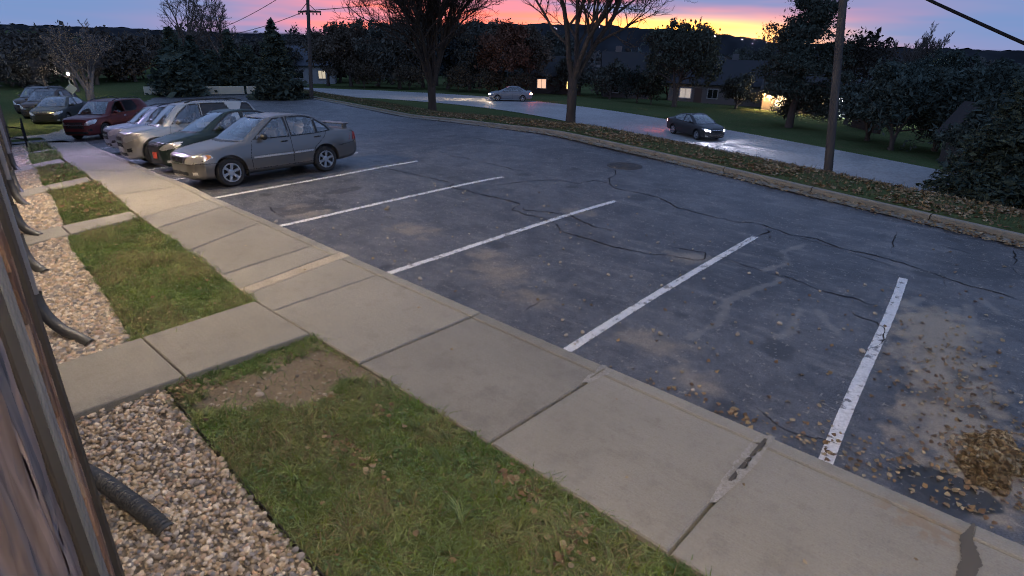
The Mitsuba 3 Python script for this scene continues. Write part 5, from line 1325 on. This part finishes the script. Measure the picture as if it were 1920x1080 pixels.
conifer('second near spruce behind the big one at the right edge', .75, 20.0, 4.4, 2.4, 201, col=(.032, .047, .041), n_whorl=30, size=.12, per=13)
# far woods between the houses and the ridge
g = np.random.default_rng(77)
pv, pf, pcx, base = [], [], [], 0
az = np.radians(g.uniform(-66, 4, 620)); D = 100 + 320 * g.random(620) ** 1.3
X, Y = D * np.sin(az), D * np.cos(az); Zg = land(X, Y, False); Zg = np.where(D > 330, np.maximum(Zg, -22), Zg)
for x, y, zg, d in zip(X, Y, Zg, D):
    top = 2.92 + d * math.tan(math.radians(g.uniform(-2.0, -.55))); h = max(3.5, min(top - zg, 13)); r = h * g.uniform(.32, .5)
    n = 120; u = g.normal(0, 1, (n, 3)); u /= np.linalg.norm(u, axis=1, keepdims=True); u *= g.random((n, 1)) ** .4
    pts = np.array([x, y, zg + h * .55]) + u * [r, r, h * .5]
    v, f, c = cards(pts, .30 + d * .0026, g, np.array(((.10, .097, .09), (.12, .10, .09), (.085, .097, .095))[g.integers(0, 3)]))
    pv.append(v); pf.append(f + base); pcx.append(c); base += len(v)
wk = put('far_woods', (np.vstack(pv), np.vstack(pf)), 'v', color=np.vstack(pcx)); tag(wk, 'dark autumn woods filling the valley below the sunset ridge', 'woods', kind='stuff')

# ------------------------------------------------------------------ houses across the road
scene['lit_warm'] = diffuse((.5, .5, .5))
def glow(rgb, p): return {'type': 'area', 'radiance': {'type': 'rgb', 'value': [p * c for c in rgb]}}
def house(label, x, y, L, Dp, wall_h, roof_h, rz, wall_c, roof_c, windows, chimneys=(), garage=None, overhang=.4, door=None):
    """gabled house: L along its front, windows on the front as (centre, sill, width, height, light or None)"""
    z = ground_at(x, y) - .1
    k = thing('house', label, 'house')
    R = trimesh.transformations.translation_matrix([x, y, z]) @ trimesh.transformations.rotation_matrix(rz, [0, 0, 1])
    def pt(name, m, c, parent=k, bsdf='v', **kw):
        m.apply_transform(R); return put(name, m, bsdf, parent, color=c if bsdf == 'v' else None, **kw)
    prof = Polygon([(-Dp / 2, 0), (Dp / 2, 0), (Dp / 2, wall_h), (0, wall_h + roof_h * .93), (-Dp / 2, wall_h)])
    m = trimesh.creation.extrude_polygon(prof, L, engine='earcut')      # (a, b, c): a depth, b height, c length
    m.apply_transform(np.array([[0, 0, 1, -L / 2], [1, 0, 0, 0], [0, 1, 0, 0], [0, 0, 0, 1.0]])); pt('wall', m, np.array(wall_c))
    sl = math.hypot(Dp / 2 + overhang, roof_h * (1 + overhang / (Dp / 2)))
    an = math.atan2(roof_h, Dp / 2)
    rr = []
    for s in (-1, 1):
        b = box(L + 2 * overhang, sl, .14); b.apply_transform(trimesh.transformations.rotation_matrix(-s * an, [1, 0, 0])); b.apply_translation([0, s * (Dp / 4 + overhang / 2), wall_h + roof_h / 2 - roof_h * overhang / Dp + .09]); rr.append(b)
    roof = pt('roof', cat(rr), np.array(roof_c))
    for cx in chimneys: pt('chimney', box(.8, .8, 1.5, (cx, .3 if abs(cx) < L / 2 - .2 else 0, wall_h + roof_h + .1)), np.array((.16, .15, .15)))
    for (cx, sill, w, h, light) in windows:
        fr = Polygon([(-w / 2 - .09, -.09), (w / 2 + .09, -.09), (w / 2 + .09, h + .09), (-w / 2 - .09, h + .09)]).difference(shapely.union_all([shapely.box(-w / 2 + i * w / 2 + .03, .03, -w / 2 + (i + 1) * w / 2 - .03, h - .03) for i in range(2)]))
        m = trimesh.creation.extrude_polygon(fr, .08, engine='earcut'); m.apply_transform(np.array([[1, 0, 0, cx], [0, 0, 1, -Dp / 2 - .07], [0, 1, 0, sill], [0, 0, 0, 1.0]])); wkey = pt('window', m, np.array((.42, .41, .40)))
        pn = box(w, .03, h, (cx, -Dp / 2 - .012, sill + h / 2)); pn.apply_transform(R)
        if light: put('pane', pn, 'lit_warm', wkey, e=glow(*light))
        else: put('pane', pn, 'dark_glass', wkey)
    if garage:
        cx, w = garage; pt('garage_door', box(w, .06, 2.1, (cx, -Dp / 2 - .03, 1.05)), np.array((.45, .45, .45)))
    if door: pt('door', box(.95, .06, 2.05, (door, -Dp / 2 - .03, 1.03)), np.array((.14, .10, .08)))
    return k, R, z
WARMW, PINKW = ((1, .66, .22), .11), ((1, .58, .38), .06)
rzA = math.radians(36)
house('low house half hidden by trees with two lit windows, left of the forked verge tree', -53.6, 68.6, 7.0, 7, 2.6, 2.2, rzA, (.10, .09, .085), (.05, .05, .052), [(-1.8, .9, 1.2, 1.2, PINKW), (2.3, .9, 1.5, 1.0, WARMW)])
house('grey house with a steep gable roof right of the forked verge tree', -45.3, 73.2, 6.0, 7, 2.7, 3.0, rzA, (.12, .112, .108), (.055, .055, .058), [(-1.6, .9, 1.2, 1.2, None), (1.2, .9, 1.4, 1.1, None)], chimneys=(-1.2,))
house('long pale house with a big dark roof and two chimneys behind the low forked tree', -34.6, 80.6, 13.5, 8, 2.7, 2.7, math.radians(24), (.20, .18, .168), (.058, .058, .063), [(-4.6, .8, 1.4, 1.2, ((.9, .75, .6), .025)), (-1.2, .9, 1.2, 1.1, None), (2.2, .9, 1.4, 1.1, ((1, .62, .32), .035)), (5.0, .9, 1.2, 1.1, None)], chimneys=(-6.2, 1.0), door=-3.0)
hc, RC, zc_ = house('warmly lit house seen through the clumpy pine', -23.0, 77.5, 9.0, 8, 2.7, 2.4, math.radians(17), (.30, .25, .20), (.07, .068, .07), [(-2.4, .8, 1.3, 1.3, ((1, .66, .3), .2)), (2.6, .8, 1.6, 1.3, ((1, .66, .3), .25))], door=.4)
hd, RD, zd_ = house('pale garage lit by white lamps behind the spreading thin leaved tree', -16.4, 77.0, 7.0, 7, 2.7, 2.0, math.radians(4), (.46, .47, .46), (.09, .095, .10), [(-2.4, 1.0, .9, 1.0, None)], garage=(1.0, 3.2))
house('small dark gable shed with a pale corner post at the right', -2.75, 43.9, 2.8, 3.0, 2.0, 1.4, math.radians(-24), (.07, .065, .062), (.055, .05, .05), [(1.2, .9, .8, .8, None)])
house('far white house just left of the far utility pole, upper one', -85.5, 49.5, 7, 7, 2.8, 2.3, math.radians(55), (.42, .43, .45), (.11, .12, .14), [(-1.4, .9, 1.2, 1.1, None), (1.8, .9, 1.0, 1.1, ((.9, .75, .5), .035))])
def porch_lamp(pos, rgb, p, r, label):
    k = thing('porch_lamp', label, 'lamp'); m = trimesh.creation.icosphere(subdivisions=1, radius=r); m.apply_translation(pos)
    put('globe', m, 'lit_warm', k, smooth=True, e=glow(rgb, p)); put('cap', box(r * 1.6, r * 1.6, r * .5, (pos[0], pos[1], pos[2] + r * 1.1)), 'lamp_shell', k)
def on(R, x, y, z): return (R @ np.array([x, y, z, 1.0]))[:3]
porch_lamp(on(RC, -3.8, -4.4, 2.3), (1, .62, .28), 60, .16, 'warm porch lamp at the left end of the lit house')
porch_lamp(on(RC, .4, -4.4, 2.3), (1, .72, .40), 40, .14, 'warm porch lamp over the door of the lit house')
porch_lamp(on(RD, -1.4, -3.9, 2.4), (.85, .9, 1.0), 55, .15, 'white lamp on the left of the pale garage')
porch_lamp(on(RD, 2.9, -3.9, 2.2), (.9, .95, 1.0), 55, .15, 'white lamp on the right of the pale garage')
# plank fence by the garage
fk = thing('plank_fence', 'dark wooden plank fence in front of the pale garage', 'fence')
p0, p1 = np.array([-13.9, 61.5]), np.array([-10.6, 57.2]); nb = 24
for i in range(nb):
    c = p0 + (p1 - p0) * (i + .5) / nb; zg = ground_at(*c); d = (p1 - p0) / np.linalg.norm(p1 - p0)
    put('plank', box(np.linalg.norm(p1 - p0) / nb * .93, .03, 1.7 + .03 * RNG.random(), (c[0], c[1], zg + .8), rz=math.atan2(d[1], d[0])), 'v', fk, color=np.array((.075, .062, .055)) * RNG.uniform(.8, 1.2))
# low pale wall at the end of the lot
wk = thing('low_wall', 'low pale wall lit yellow below the spruces at the left', 'wall')
for i in range(3):
    a, b = np.array([-55.2, 17.0]) + np.array([1.7, 3.4]) * i, np.array([-55.2, 17.0]) + np.array([1.7, 3.4]) * (i + .95); c = (a + b) / 2; d = b - a
    put('panel', box(np.linalg.norm(d), .15, .62, (c[0], c[1], ground_at(*c) + .3), rz=math.atan2(d[1], d[0])), 'v', wk, color=(.62, .58, .46))
# town lights on the ridge
g = np.random.default_rng(5); tv, tf = [], []
bv, bf = trimesh.creation.octahedron() if hasattr(trimesh.creation, 'octahedron') else (None, None), None
oc = np.array([(1, 0, 0), (-1, 0, 0), (0, 1, 0), (0, -1, 0), (0, 0, 1), (0, 0, -1)], float); of = np.array([(0, 2, 4), (2, 1, 4), (1, 3, 4), (3, 0, 4), (2, 0, 5), (1, 2, 5), (3, 1, 5), (0, 3, 5)])
for i in range(74):
    az = g.choice([g.uniform(-61, -57), g.uniform(-54, -51), g.uniform(-41, -31), g.uniform(-27, -16), g.uniform(-27, -16)]); D = g.uniform(1150, 1420)
    el = ridge_el(az) - g.uniform(.06, .42); r = g.uniform(.3, .7)
    tv.append(oc * r + [D * math.sin(math.radians(az)), D * math.cos(math.radians(az)), 2.92 + D * math.tan(math.radians(el))]); tf.append(of + 6 * i)
tk = put('town_lights', (np.vstack(tv), np.vstack(tf)), 'lit_warm', e=glow((.95, .9, 1.0), 4.0)); tag(tk, 'tiny distant town lights along the dark ridge', 'lights', kind='stuff')

# ------------------------------------------------------------------ utility poles and cables
def pole(label, base, top, r0, r1, arms):
    k = thing('utility_pole', label, 'pole'); base, top = np.array(base), np.array(top)
    n = 14; P = base + np.linspace(0, 1, n)[:, None] * (top - base); m = polytube(P, np.linspace(r0, r1, n), 14)
    put('post', m, 'v', k, color=np.clip(np.array((.10, .092, .09)) * (.6 + .7 * meshkit.noise(np.asarray(m.vertices) * [16, 16, 1.2]))[:, None], 0, 1), smooth=True)
    for (z, half, az) in arms:
        c = base + (top - base) * (z - base[2]) / (top[2] - base[2]); d = np.array([math.cos(az), math.sin(az), 0])
        put('crossarm', box(2 * half, .10, .12, tuple(c + np.array([-d[1], d[0], 0]) * (r1 + .06)), rz=az, bevel=.01), 'v', k, color=(.12, .10, .09))
        for s in (-1, 1):
            v, f = tubes([c + d * s * half * .75 + [0, 0, -.02]], [c + [0, 0, .62]], [.025], [.025], 5); put('brace', (v, f), 'v', k, color=(.10, .09, .085))
        for s in (-.95, -.62, -.3, .3, .62, .95):
            i = trimesh.creation.revolve(np.array([(0.001, 0), (.05, 0), (.035, .05), (.06, .09), (.03, .14), (.001, .16)]), sections=10); i.apply_translation(c + d * half * s + np.array([-d[1], d[0], 0]) * (r1 + .06) - [0, 0, .22]); put('insulator', i, 'v', k, color=(.10, .085, .085))
pole('thin brown utility pole with a crossarm at the far end of the verge', (-44.02, 25.3, -1.75), (-43.7, 25.8, 7.2), .15, .11, [(4.45, .95, math.radians(28))])
pole('thick brown utility pole on the near verge in front of the road', (-3.98, 16.51, -.1), (-4.95, 16.4, 7.4), .105, .075, [])
def cable(label, p, q, sag, r):
    p, q = np.array(p, float), np.array(q, float); t = np.linspace(0, 1, 24)[:, None]
    k = put('overhead_cable', polytube(p + t * (q - p) - np.array([0, 0, 4 * sag]) * t * (1 - t), r, 6), 'v', color=(.02, .02, .022), smooth=True); tag(k, label, 'cable')
cable('thick overhead cable running down to the right from the near pole', (-4.62, 16.45, 4.75), (1.6, 12.6, 2.05), .05, .030)
cable('thin overhead wire above the thick cable at the upper right', (-4.75, 16.4, 5.9), (2.0, 12.9, 2.55), .06, .012)
cable('overhead wire from the far pole to the right, above the wide bare tree', (-43.9, 25.3, 4.5), (-44.3, 40.0, 6.6), .2, .03)
cable('upper overhead wire from the far pole to the left over the spruces', (-43.9, 25.5, 6.4), (-58.0, 25.4, 3.3), .2, .022)
cable('lower overhead wire from the far pole to the left over the spruces', (-43.9, 25.5, 4.5), (-58.0, 25.3, 2.6), .2, .022)
# far street lamps, road sign, railing at the far left
def street_lamp(x, y, zl, label, rgb, p):
    k = thing('street_lamp', label, 'lamp'); zg = ground_at(x, y); v, f = tubes([[x, y, zg]], [[x, y, zl]], [.06], [.04], 6); put('post', (v, f), 'v', k, color=(.06, .06, .06))
    m = trimesh.creation.icosphere(subdivisions=1, radius=.11); m.apply_translation([x, y, zl + .08]); put('globe', m, 'lit_warm', k, smooth=True, e=glow(rgb, p))
street_lamp(-56.6, 12.5, -.35, 'far street lamp with a warm light below the small bare trees', (1, .85, .6), 10)
street_lamp(-60.9, 11.8, -.6, 'far street lamp with a white light at the far left', (1, .95, .85), 12)
sk = thing('road_sign', 'thin sign post with a small diamond sign beside the pale bark tree', 'sign'); zg = ground_at(-41.8, 9.2)
v, f = tubes([[-41.8, 9.2, zg]], [[-41.8, 9.2, .22]], [.04], [.035], 8); put('post', (v, f), 'v', sk, color=(.20, .24, .25))
put('plate', box(.03, .42, .42, (-41.74, 9.2, -.22)).apply_transform(trimesh.transformations.rotation_matrix(math.pi / 4, [1, 0, 0], [-41.74, 9.2, -.22])), 'v', sk, color=(.28, .34, .34))
rk = thing('railing', 'dark metal railing round the far end of the pebble beds', 'railing')
zr = float(z0(-29.0)) - .1
for i, (x, y) in enumerate([(-28.9, 4.02), (-28.05, 4.36), (-29.6, 4.62), (-31.2, 4.9)]):
    v, f = tubes([[x, y, zr - .3]], [[x, y, zr + .85]], [.025], [.025], 6); put('post', (v, f), 'v', rk, color=(.03, .03, .03))
for (a, b) in (((-28.9, 4.02), (-28.05, 4.36)), ((-28.05, 4.36), (-31.2, 4.9))):
    for zz_ in (.84, .45):
        v, f = tubes([[*a, zr + zz_]], [[*b, zr + zz_]], [.022], [.022], 6); put('rail', (v, f), 'v', rk, color=(.03, .03, .03))
# ------------------------------------------------------------------ parked and moving cars
def park(name, label, spec, nose, tail, col, scale=1.0, group=None, z=None, roll=None, **kw):
    """nose: plan position of the middle of the front bumper; tail: plan direction from nose to tail"""
    t = np.array(tail, float); t /= np.linalg.norm(t)
    c = np.array(nose) + t * spec['L'] / 2
    zc = float(lot_z(*c)) if z is None else z
    side = np.array([-t[1], t[0]])
    za, zb = z0(c[0] + side[0] * .7), z0(c[0] - side[0] * .7)
    ra = math.atan2(float(za - zb), 1.4) if roll is None else roll
    zn, zt = z0(c[0] - t[0] * 1.3), z0(c[0] + t[0] * 1.3)
    pa = -math.atan2(float(zt - zn), 2.6) if roll is None else 0
    R0_ = zc - 0
    M = place_matrix(nose[0], nose[1], 0, t, scale, ra, pa)
    # put the car's middle on the ground
    mid = M @ np.array([spec['L'] / 2, 0, 0, 1]); M[2, 3] += zc - mid[2]
    return build_car(name, label, spec, M, col, group, **kw)
FARPOS, FARTAIL = [(-36.9, 6.7), (-40.4, 7.0), (-43.9, 7.3)], (-.82, .57)
ckey, cpart = park('parked_sedan', 'brownish grey sedan with a rear spoiler, nearest of the parked row', squash(SEDAN, .91, .93), (-13.48, 4.52), (-.02, 1.0), 'paint_sedan', .985)
for m in SEDAN_BAGS: m.apply_scale([.91, .93, 1]); cpart('luggage', m, 'pale_cloth', True)
park('parked_sedan', 'dark green sedan with a red front plate beside the brownish grey sedan', squash(COMPACT, .84, .89), (-16.3, 4.98), (-.02, 1.0), 'paint_green', .98)
park('parked_suv', 'silver suv with a roof rail between the dark green sedan and the smaller silver car', squash(SUV, .80, .95), (-18.85, 4.95), (.13, .99), 'paint_silver', 1.0)
park('parked_crossover', 'smaller pale silver car beyond the silver suv', squash(CROSSOVER, .82, 1.0), (-23.5, 5.8), (.10, .99), 'paint_beige', .92)
park('parked_suv', 'dark red suv at the far end of the pavement', squash(RED_SUV, 1.0, .86), (-29.6, 6.3), (-.64, .77), 'paint_red', .92)
FAR_C = squash(COMPACT, .92, .95); FAR_C['extras'] = []
for i, (n, lab, sp, nose, tail, col) in enumerate([('parked_sedan', 'dark low car nearest of the three far cars on the left', FAR_C, FARPOS[0], FARTAIL, 'paint_far_c'),
        ('parked_suv', 'dark brown car in the middle of the three far cars on the left', squash(RED_SUV, .92, .95), FARPOS[1], FARTAIL, 'paint_far_b'), ('parked_suv', 'dark car farthest of the three far cars on the left', squash(SUV, .92, .95), FARPOS[2], FARTAIL, 'paint_far_a')]):
    park(n, lab, sp, nose, tail, col, .92)
# the two moving cars, head lamps lit
def moving(name, label, spec, nose, tail, col, head_rgb, scale):
    t = np.array(tail, float); t /= np.linalg.norm(t)
    M = place_matrix(nose[0], nose[1], ROAD_Z, t, scale, 0, 0)
    s = dict(spec); s['skins'] = [q for q in spec['skins'] if q[0] not in ('headlight', 'tail_light')]; s['extras'] = []
    k, part = build_car(name, label, s, M, col)
    om = body_mesh(s); lo = (np.array(om[0].vertices), np.array(om[0].faces))
    Mt = T(M)
    for sg in (1, -1):
        hp = skin(lo, Polygon([(sg * .46, .60), (sg * .74, .64), (sg * .76, .74), (sg * .50, .70)]).buffer(0), 0, -1, .01, .05)
        put('headlight', hp, 'lit_warm', k, to_world=Mt, e=glow(head_rgb, HEADLAMP))
        tp = skin(lo, Polygon([(sg * .46, .74), (sg * .80, .74), (sg * .76, .88), (sg * .50, .88)]).buffer(0), 0, 1, .01, .05)
        put('tail_light', tp, 'lit_warm', k, to_world=Mt, e=glow((1, .14, .07), 9.0))
        tq = skin(lo, Polygon([(s['L'] - .26, .76), (s['L'] - .05, .76), (s['L'] - .10, .89), (s['L'] - .2, .9)]), 1, sg, .01, .05)
        put('tail_light', tq, 'lit_warm', k, to_world=Mt, e=glow((1, .10, .06), 7.0))
        pw = (M @ np.array([-.06, sg * .6, .66, 1.0]))[:3]; tg = (M @ np.array([-9.0, sg * .9, .02, 1.0]))[:3]
        key = numbered(f'{k}__beam_lamp')
        scene[key] = {'type': 'spot', 'to_world': T().look_at(origin=pw.tolist(), target=tg.tolist(), up=[0, 0, 1]), 'intensity': {'type': 'rgb', 'value': [BEAM * c for c in head_rgb]}, 'cutoff_angle': 22.0, 'beam_width': 7.0}
BEAM = 11.0
moving('moving_sedan', 'white silver sedan driving away to the left on the road with its lamps lit', COMPACT, (-45.3, 46.6), (.75, .66), 'paint_white', (1.0, .74, .42), 1.0)
moving('moving_sedan', 'dark grey sedan driving to the right on the road with bright headlights', COMPACT, (-16.6, 38.85), (-.88, .475), 'paint_grey', (.84, .82, 1.0), 1.06)

# ------------------------------------------------------------------ fallen leaves
LEAF_PAL = np.array([(.27, .19, .105), (.33, .25, .15), (.20, .13, .08), (.24, .16, .09), (.38, .30, .19), (.15, .10, .065)])
def leaf_shape(curl):
    """a bent oval leaf, 10 triangles"""
    t = np.linspace(0, 1, 5); w = np.array([.02, .30, .42, .30, .0])
    l = np.c_[t - .5, w, curl * (t - .5) ** 2 * 1.6 + .18 * np.abs(w)]; r = np.c_[t - .5, -w, curl * (t - .5) ** 2 * 1.6 + .18 * np.abs(w)]; mdl = np.c_[t - .5, 0 * t, curl * (t - .5) ** 2 * 1.6]
    v = np.vstack([l, mdl, r]); f = []
    for a in range(4):
        f += [[a, a + 5, a + 6], [a, a + 6, a + 1], [a + 5, a + 10, a + 11], [a + 5, a + 11, a + 6]]
    return v, np.array(f)
def leaves_mesh(P, size, tilt=.5, pal=LEAF_PAL):
    n = len(P); which = RNG.integers(0, 3, n); vs, fs, cs, b = [], [], [], 0
    for k, curl in enumerate((.25, .7, -.5)):
        m = which == k
        if not m.any(): continue
        bv, bf = leaf_shape(curl); s = size * RNG.uniform(.6, 1.35, m.sum())
        (v, f), c = scatter(bv, bf, rand_rot(m.sum(), tilt) * s[:, None, None], P[m], pal[RNG.integers(0, len(pal), m.sum())] * RNG.uniform(.7, 1.2, (m.sum(), 1)))
        vs.append(v); fs.append(f + b); cs.append(c); b += len(v)
    return (np.vstack(vs), np.vstack(fs)), np.vstack(cs)
# single leaves on the asphalt, denser towards the right
P = np.c_[RNG.uniform(-9, .9, 6000), RNG.uniform(4.5, 11.5, 6000)]
wt = .012 + .09 * np.exp(-((P[:, 0] + .9) / 1.5) ** 2) * np.exp(-((P[:, 1] - 6) / 2.4) ** 2) + .06 * np.exp(-((P[:, 0] + .3) / .5) ** 2) + .10 * np.exp(-((P[:, 1] - 4.6) / .2) ** 2) * (P[:, 0] > -2.5)
P = P[RNG.random(len(P)) < wt][:285]
for p in P:
    m, c = leaves_mesh(np.array([[p[0], p[1], float(lot_z(*p)) + .012]]), .048, .55)
    k = put('fallen_leaf', m, 'v', color=c, smooth=True); tag(k, 'small curled brown leaf lying loose on the parking lot', 'leaf', 'fallen leaves scattered over the parking lot')
# the heap
n = 2600; a, r = RNG.uniform(0, 6.283, n), np.sqrt(RNG.random(n)); r = r * (.72 + .55 * meshkit.noise(np.c_[np.cos(a) * 2.2 + 5, np.sin(a) * 2.2, 0 * a])); x, y = .36 + r * np.cos(a) * .19, 5.45 + r * np.sin(a) * .44
hgt = .10 * np.clip(1 - r ** 2, 0, 1) * (.75 + .5 * meshkit.noise(np.c_[x * 9, y * 9, 0 * x]))
P = np.c_[x, y, lot_z(x, y) + .01 + hgt * RNG.random(n) ** .35]
m, c = leaves_mesh(P, .05, 1.2, np.array([(.25, .185, .105), (.31, .245, .15), (.19, .135, .08), (.37, .31, .21), (.12, .085, .055), (.23, .16, .09)])); k = put('leaf_heap', m, 'v', color=c, smooth=True); tag(k, 'heap of golden brown leaves at the right edge of the lot', 'leaf heap', kind='stuff')
def stuff_leaves(name, P, size, label, tilt=.6): m, c = leaves_mesh(P, size, tilt); k = put(name, m, 'v', color=c, smooth=True); tag(k, label, 'leaves', kind='stuff')
# litter round the heap, along the mud strip and by the pavement
Q = []
for (x, y, sx, sy, n) in ((.36, 5.45, .17, .34, 260), (.25, 5.3, .30, .45, 110), (-.05, 6.6, .22, .45, 150), (-.25, 7.5, .25, .4, 60), (-.35, 4.85, .35, .16, 70), (.5, 6.1, .2, .4, 40), (-1.2, 4.6, .7, .07, 90)): Q.append(np.c_[RNG.normal(x, sx, n), RNG.normal(y, sy, n)])
Q = np.vstack(Q); Q = Q[(Q[:, 1] > 4.42)]
stuff_leaves('leaf_litter', np.c_[Q, lot_z(*Q.T) + .012], .042, 'broken leaf litter round the leaf heap and along the muddy strip')
# verge and gutter: thick litter
def along_kerb(n, lo, hi, imin=2, imax=118):
    i = RNG.uniform(imin, imax, n); k = i.astype(int); w = (i - k)[:, None]; t = np.gradient(KERB_S, axis=0); t /= np.hypot(*t.T)[:, None]; nr = np.c_[t[:, 1], -t[:, 0]]
    s = RNG.uniform(lo, hi, n)[:, None]; return KERB_S[k] * (1 - w) + KERB_S[k + 1] * w + nr[k] * s
V = along_kerb(46000, .2, 3.1); dn = meshkit.fbm(np.c_[V * .8, 0 * V[:, 0]], 3); V = V[RNG.random(len(V)) < np.clip(.25 + 3 * (dn - .38), .1, 1) * np.clip(1.15 + V[:, 0] / 40, .25, 1)]
stuff_leaves('verge_litter', np.c_[V, land(V[:, 0], V[:, 1], False) + .03], .088, 'thick brown leaf litter on the verge beyond the kerb', .7)
V = along_kerb(9000, -.50, -.01); V = V[RNG.random(len(V)) < np.clip(1.0 + V[:, 0] / 22, .05, 1)]
stuff_leaves('gutter_litter', np.c_[V, z0(V[:, 0]) - .055], .06, 'brown leaves drifted along the gutter of the far kerb')
# blades on the verge
V = along_kerb(26000, .2, 2.9); n = len(V); hh = .09 * RNG.lognormal(0, .35, n); az = RNG.uniform(0, 6.283, n); d = np.c_[np.cos(az), np.sin(az)]; S = np.c_[-d[:, 1] * .010, d[:, 0] * .010, 0 * az]
b = np.c_[V, land(V[:, 0], V[:, 1], False)]; tip = b + np.c_[d * (hh * .6)[:, None], hh]
v = np.stack([b - S, b + S, tip], 1).reshape(-1, 3); col = np.where(RNG.random((n, 1)) < .72, np.array([.17, .14, .085]), np.array([.085, .092, .045])) * RNG.uniform(.6, 1.2, (n, 1))
k = put('verge_grass', (v, np.arange(3 * n).reshape(-1, 3)), 'v', color=np.repeat(col, 3, 0)); tag(k, 'dry green grass on the verge between kerb and road', 'grass', kind='stuff')
# leaves and debris on the lawns and the pavement
Q = np.vstack([in_poly(LAWNS[0], 80), in_poly(LAWNS[1], 90), np.c_[RNG.normal(-2.1, .12, 60), RNG.normal(2.52, .07, 60)], np.c_[RNG.normal(-1.55, .06, 50), RNG.normal(2.40, .14, 50)], np.c_[RNG.normal(-3.3, .2, 40), RNG.normal(1.9, .05, 40)], np.c_[RNG.normal(-3.62, .06, 25), RNG.normal(2.36, .06, 25)], np.c_[RNG.normal(-5.05, .1, 50), RNG.normal(1.38, .1, 50)]])
stuff_leaves('lawn_litter', np.c_[Q, lawn_z(*Q.T) + .035], .045, 'dry leaves lying in the two nearest lawns')
Q = np.vstack([in_poly(LAWNS[2], 90), in_poly(LAWNS[3], 120)]); stuff_leaves('lawn_litter', np.c_[Q, lawn_z(*Q.T) + .05], .08, 'dry leaves in the lawns beyond the second path')
for (x, y) in ((-.95, 3.62), (-1.6, 3.1), (-3.9, 3.5), (-6.9, 3.6), (-4.9, 3.9), (-.4, 3.2), (.1, 3.7), (-2.2, 3.9), (-8.4, 3.5), (-5.9, 2.1)):
    m, c = leaves_mesh(np.array([[x, y, .022]]), .04, .5); k = put('fallen_leaf', m, 'v', color=c, smooth=True); tag(k, 'small dry leaf lying alone on the concrete pavement', 'leaf', 'leaves lying on the pavement')
# pebbles strayed onto the lot
n = 90; Q = np.c_[RNG.uniform(-10, -.5, n), RNG.uniform(4.6, 9, n)]; bv, bf = blob(1)
(v, f), c = scatter(bv, bf, rand_rot(n, .5) * (RNG.lognormal(0, .3, (n, 1)) * np.array([.022, .017, .012]))[:, None, :], np.c_[Q, lot_z(*Q.T) + .012], np.array([.38, .33, .27]) * RNG.uniform(.6, 1.4, (n, 1)))
k = put('stray_pebbles', (v, f), 'v', color=c, smooth=True); tag(k, 'river pebbles strayed onto the asphalt bays', 'pebbles', kind='stuff')
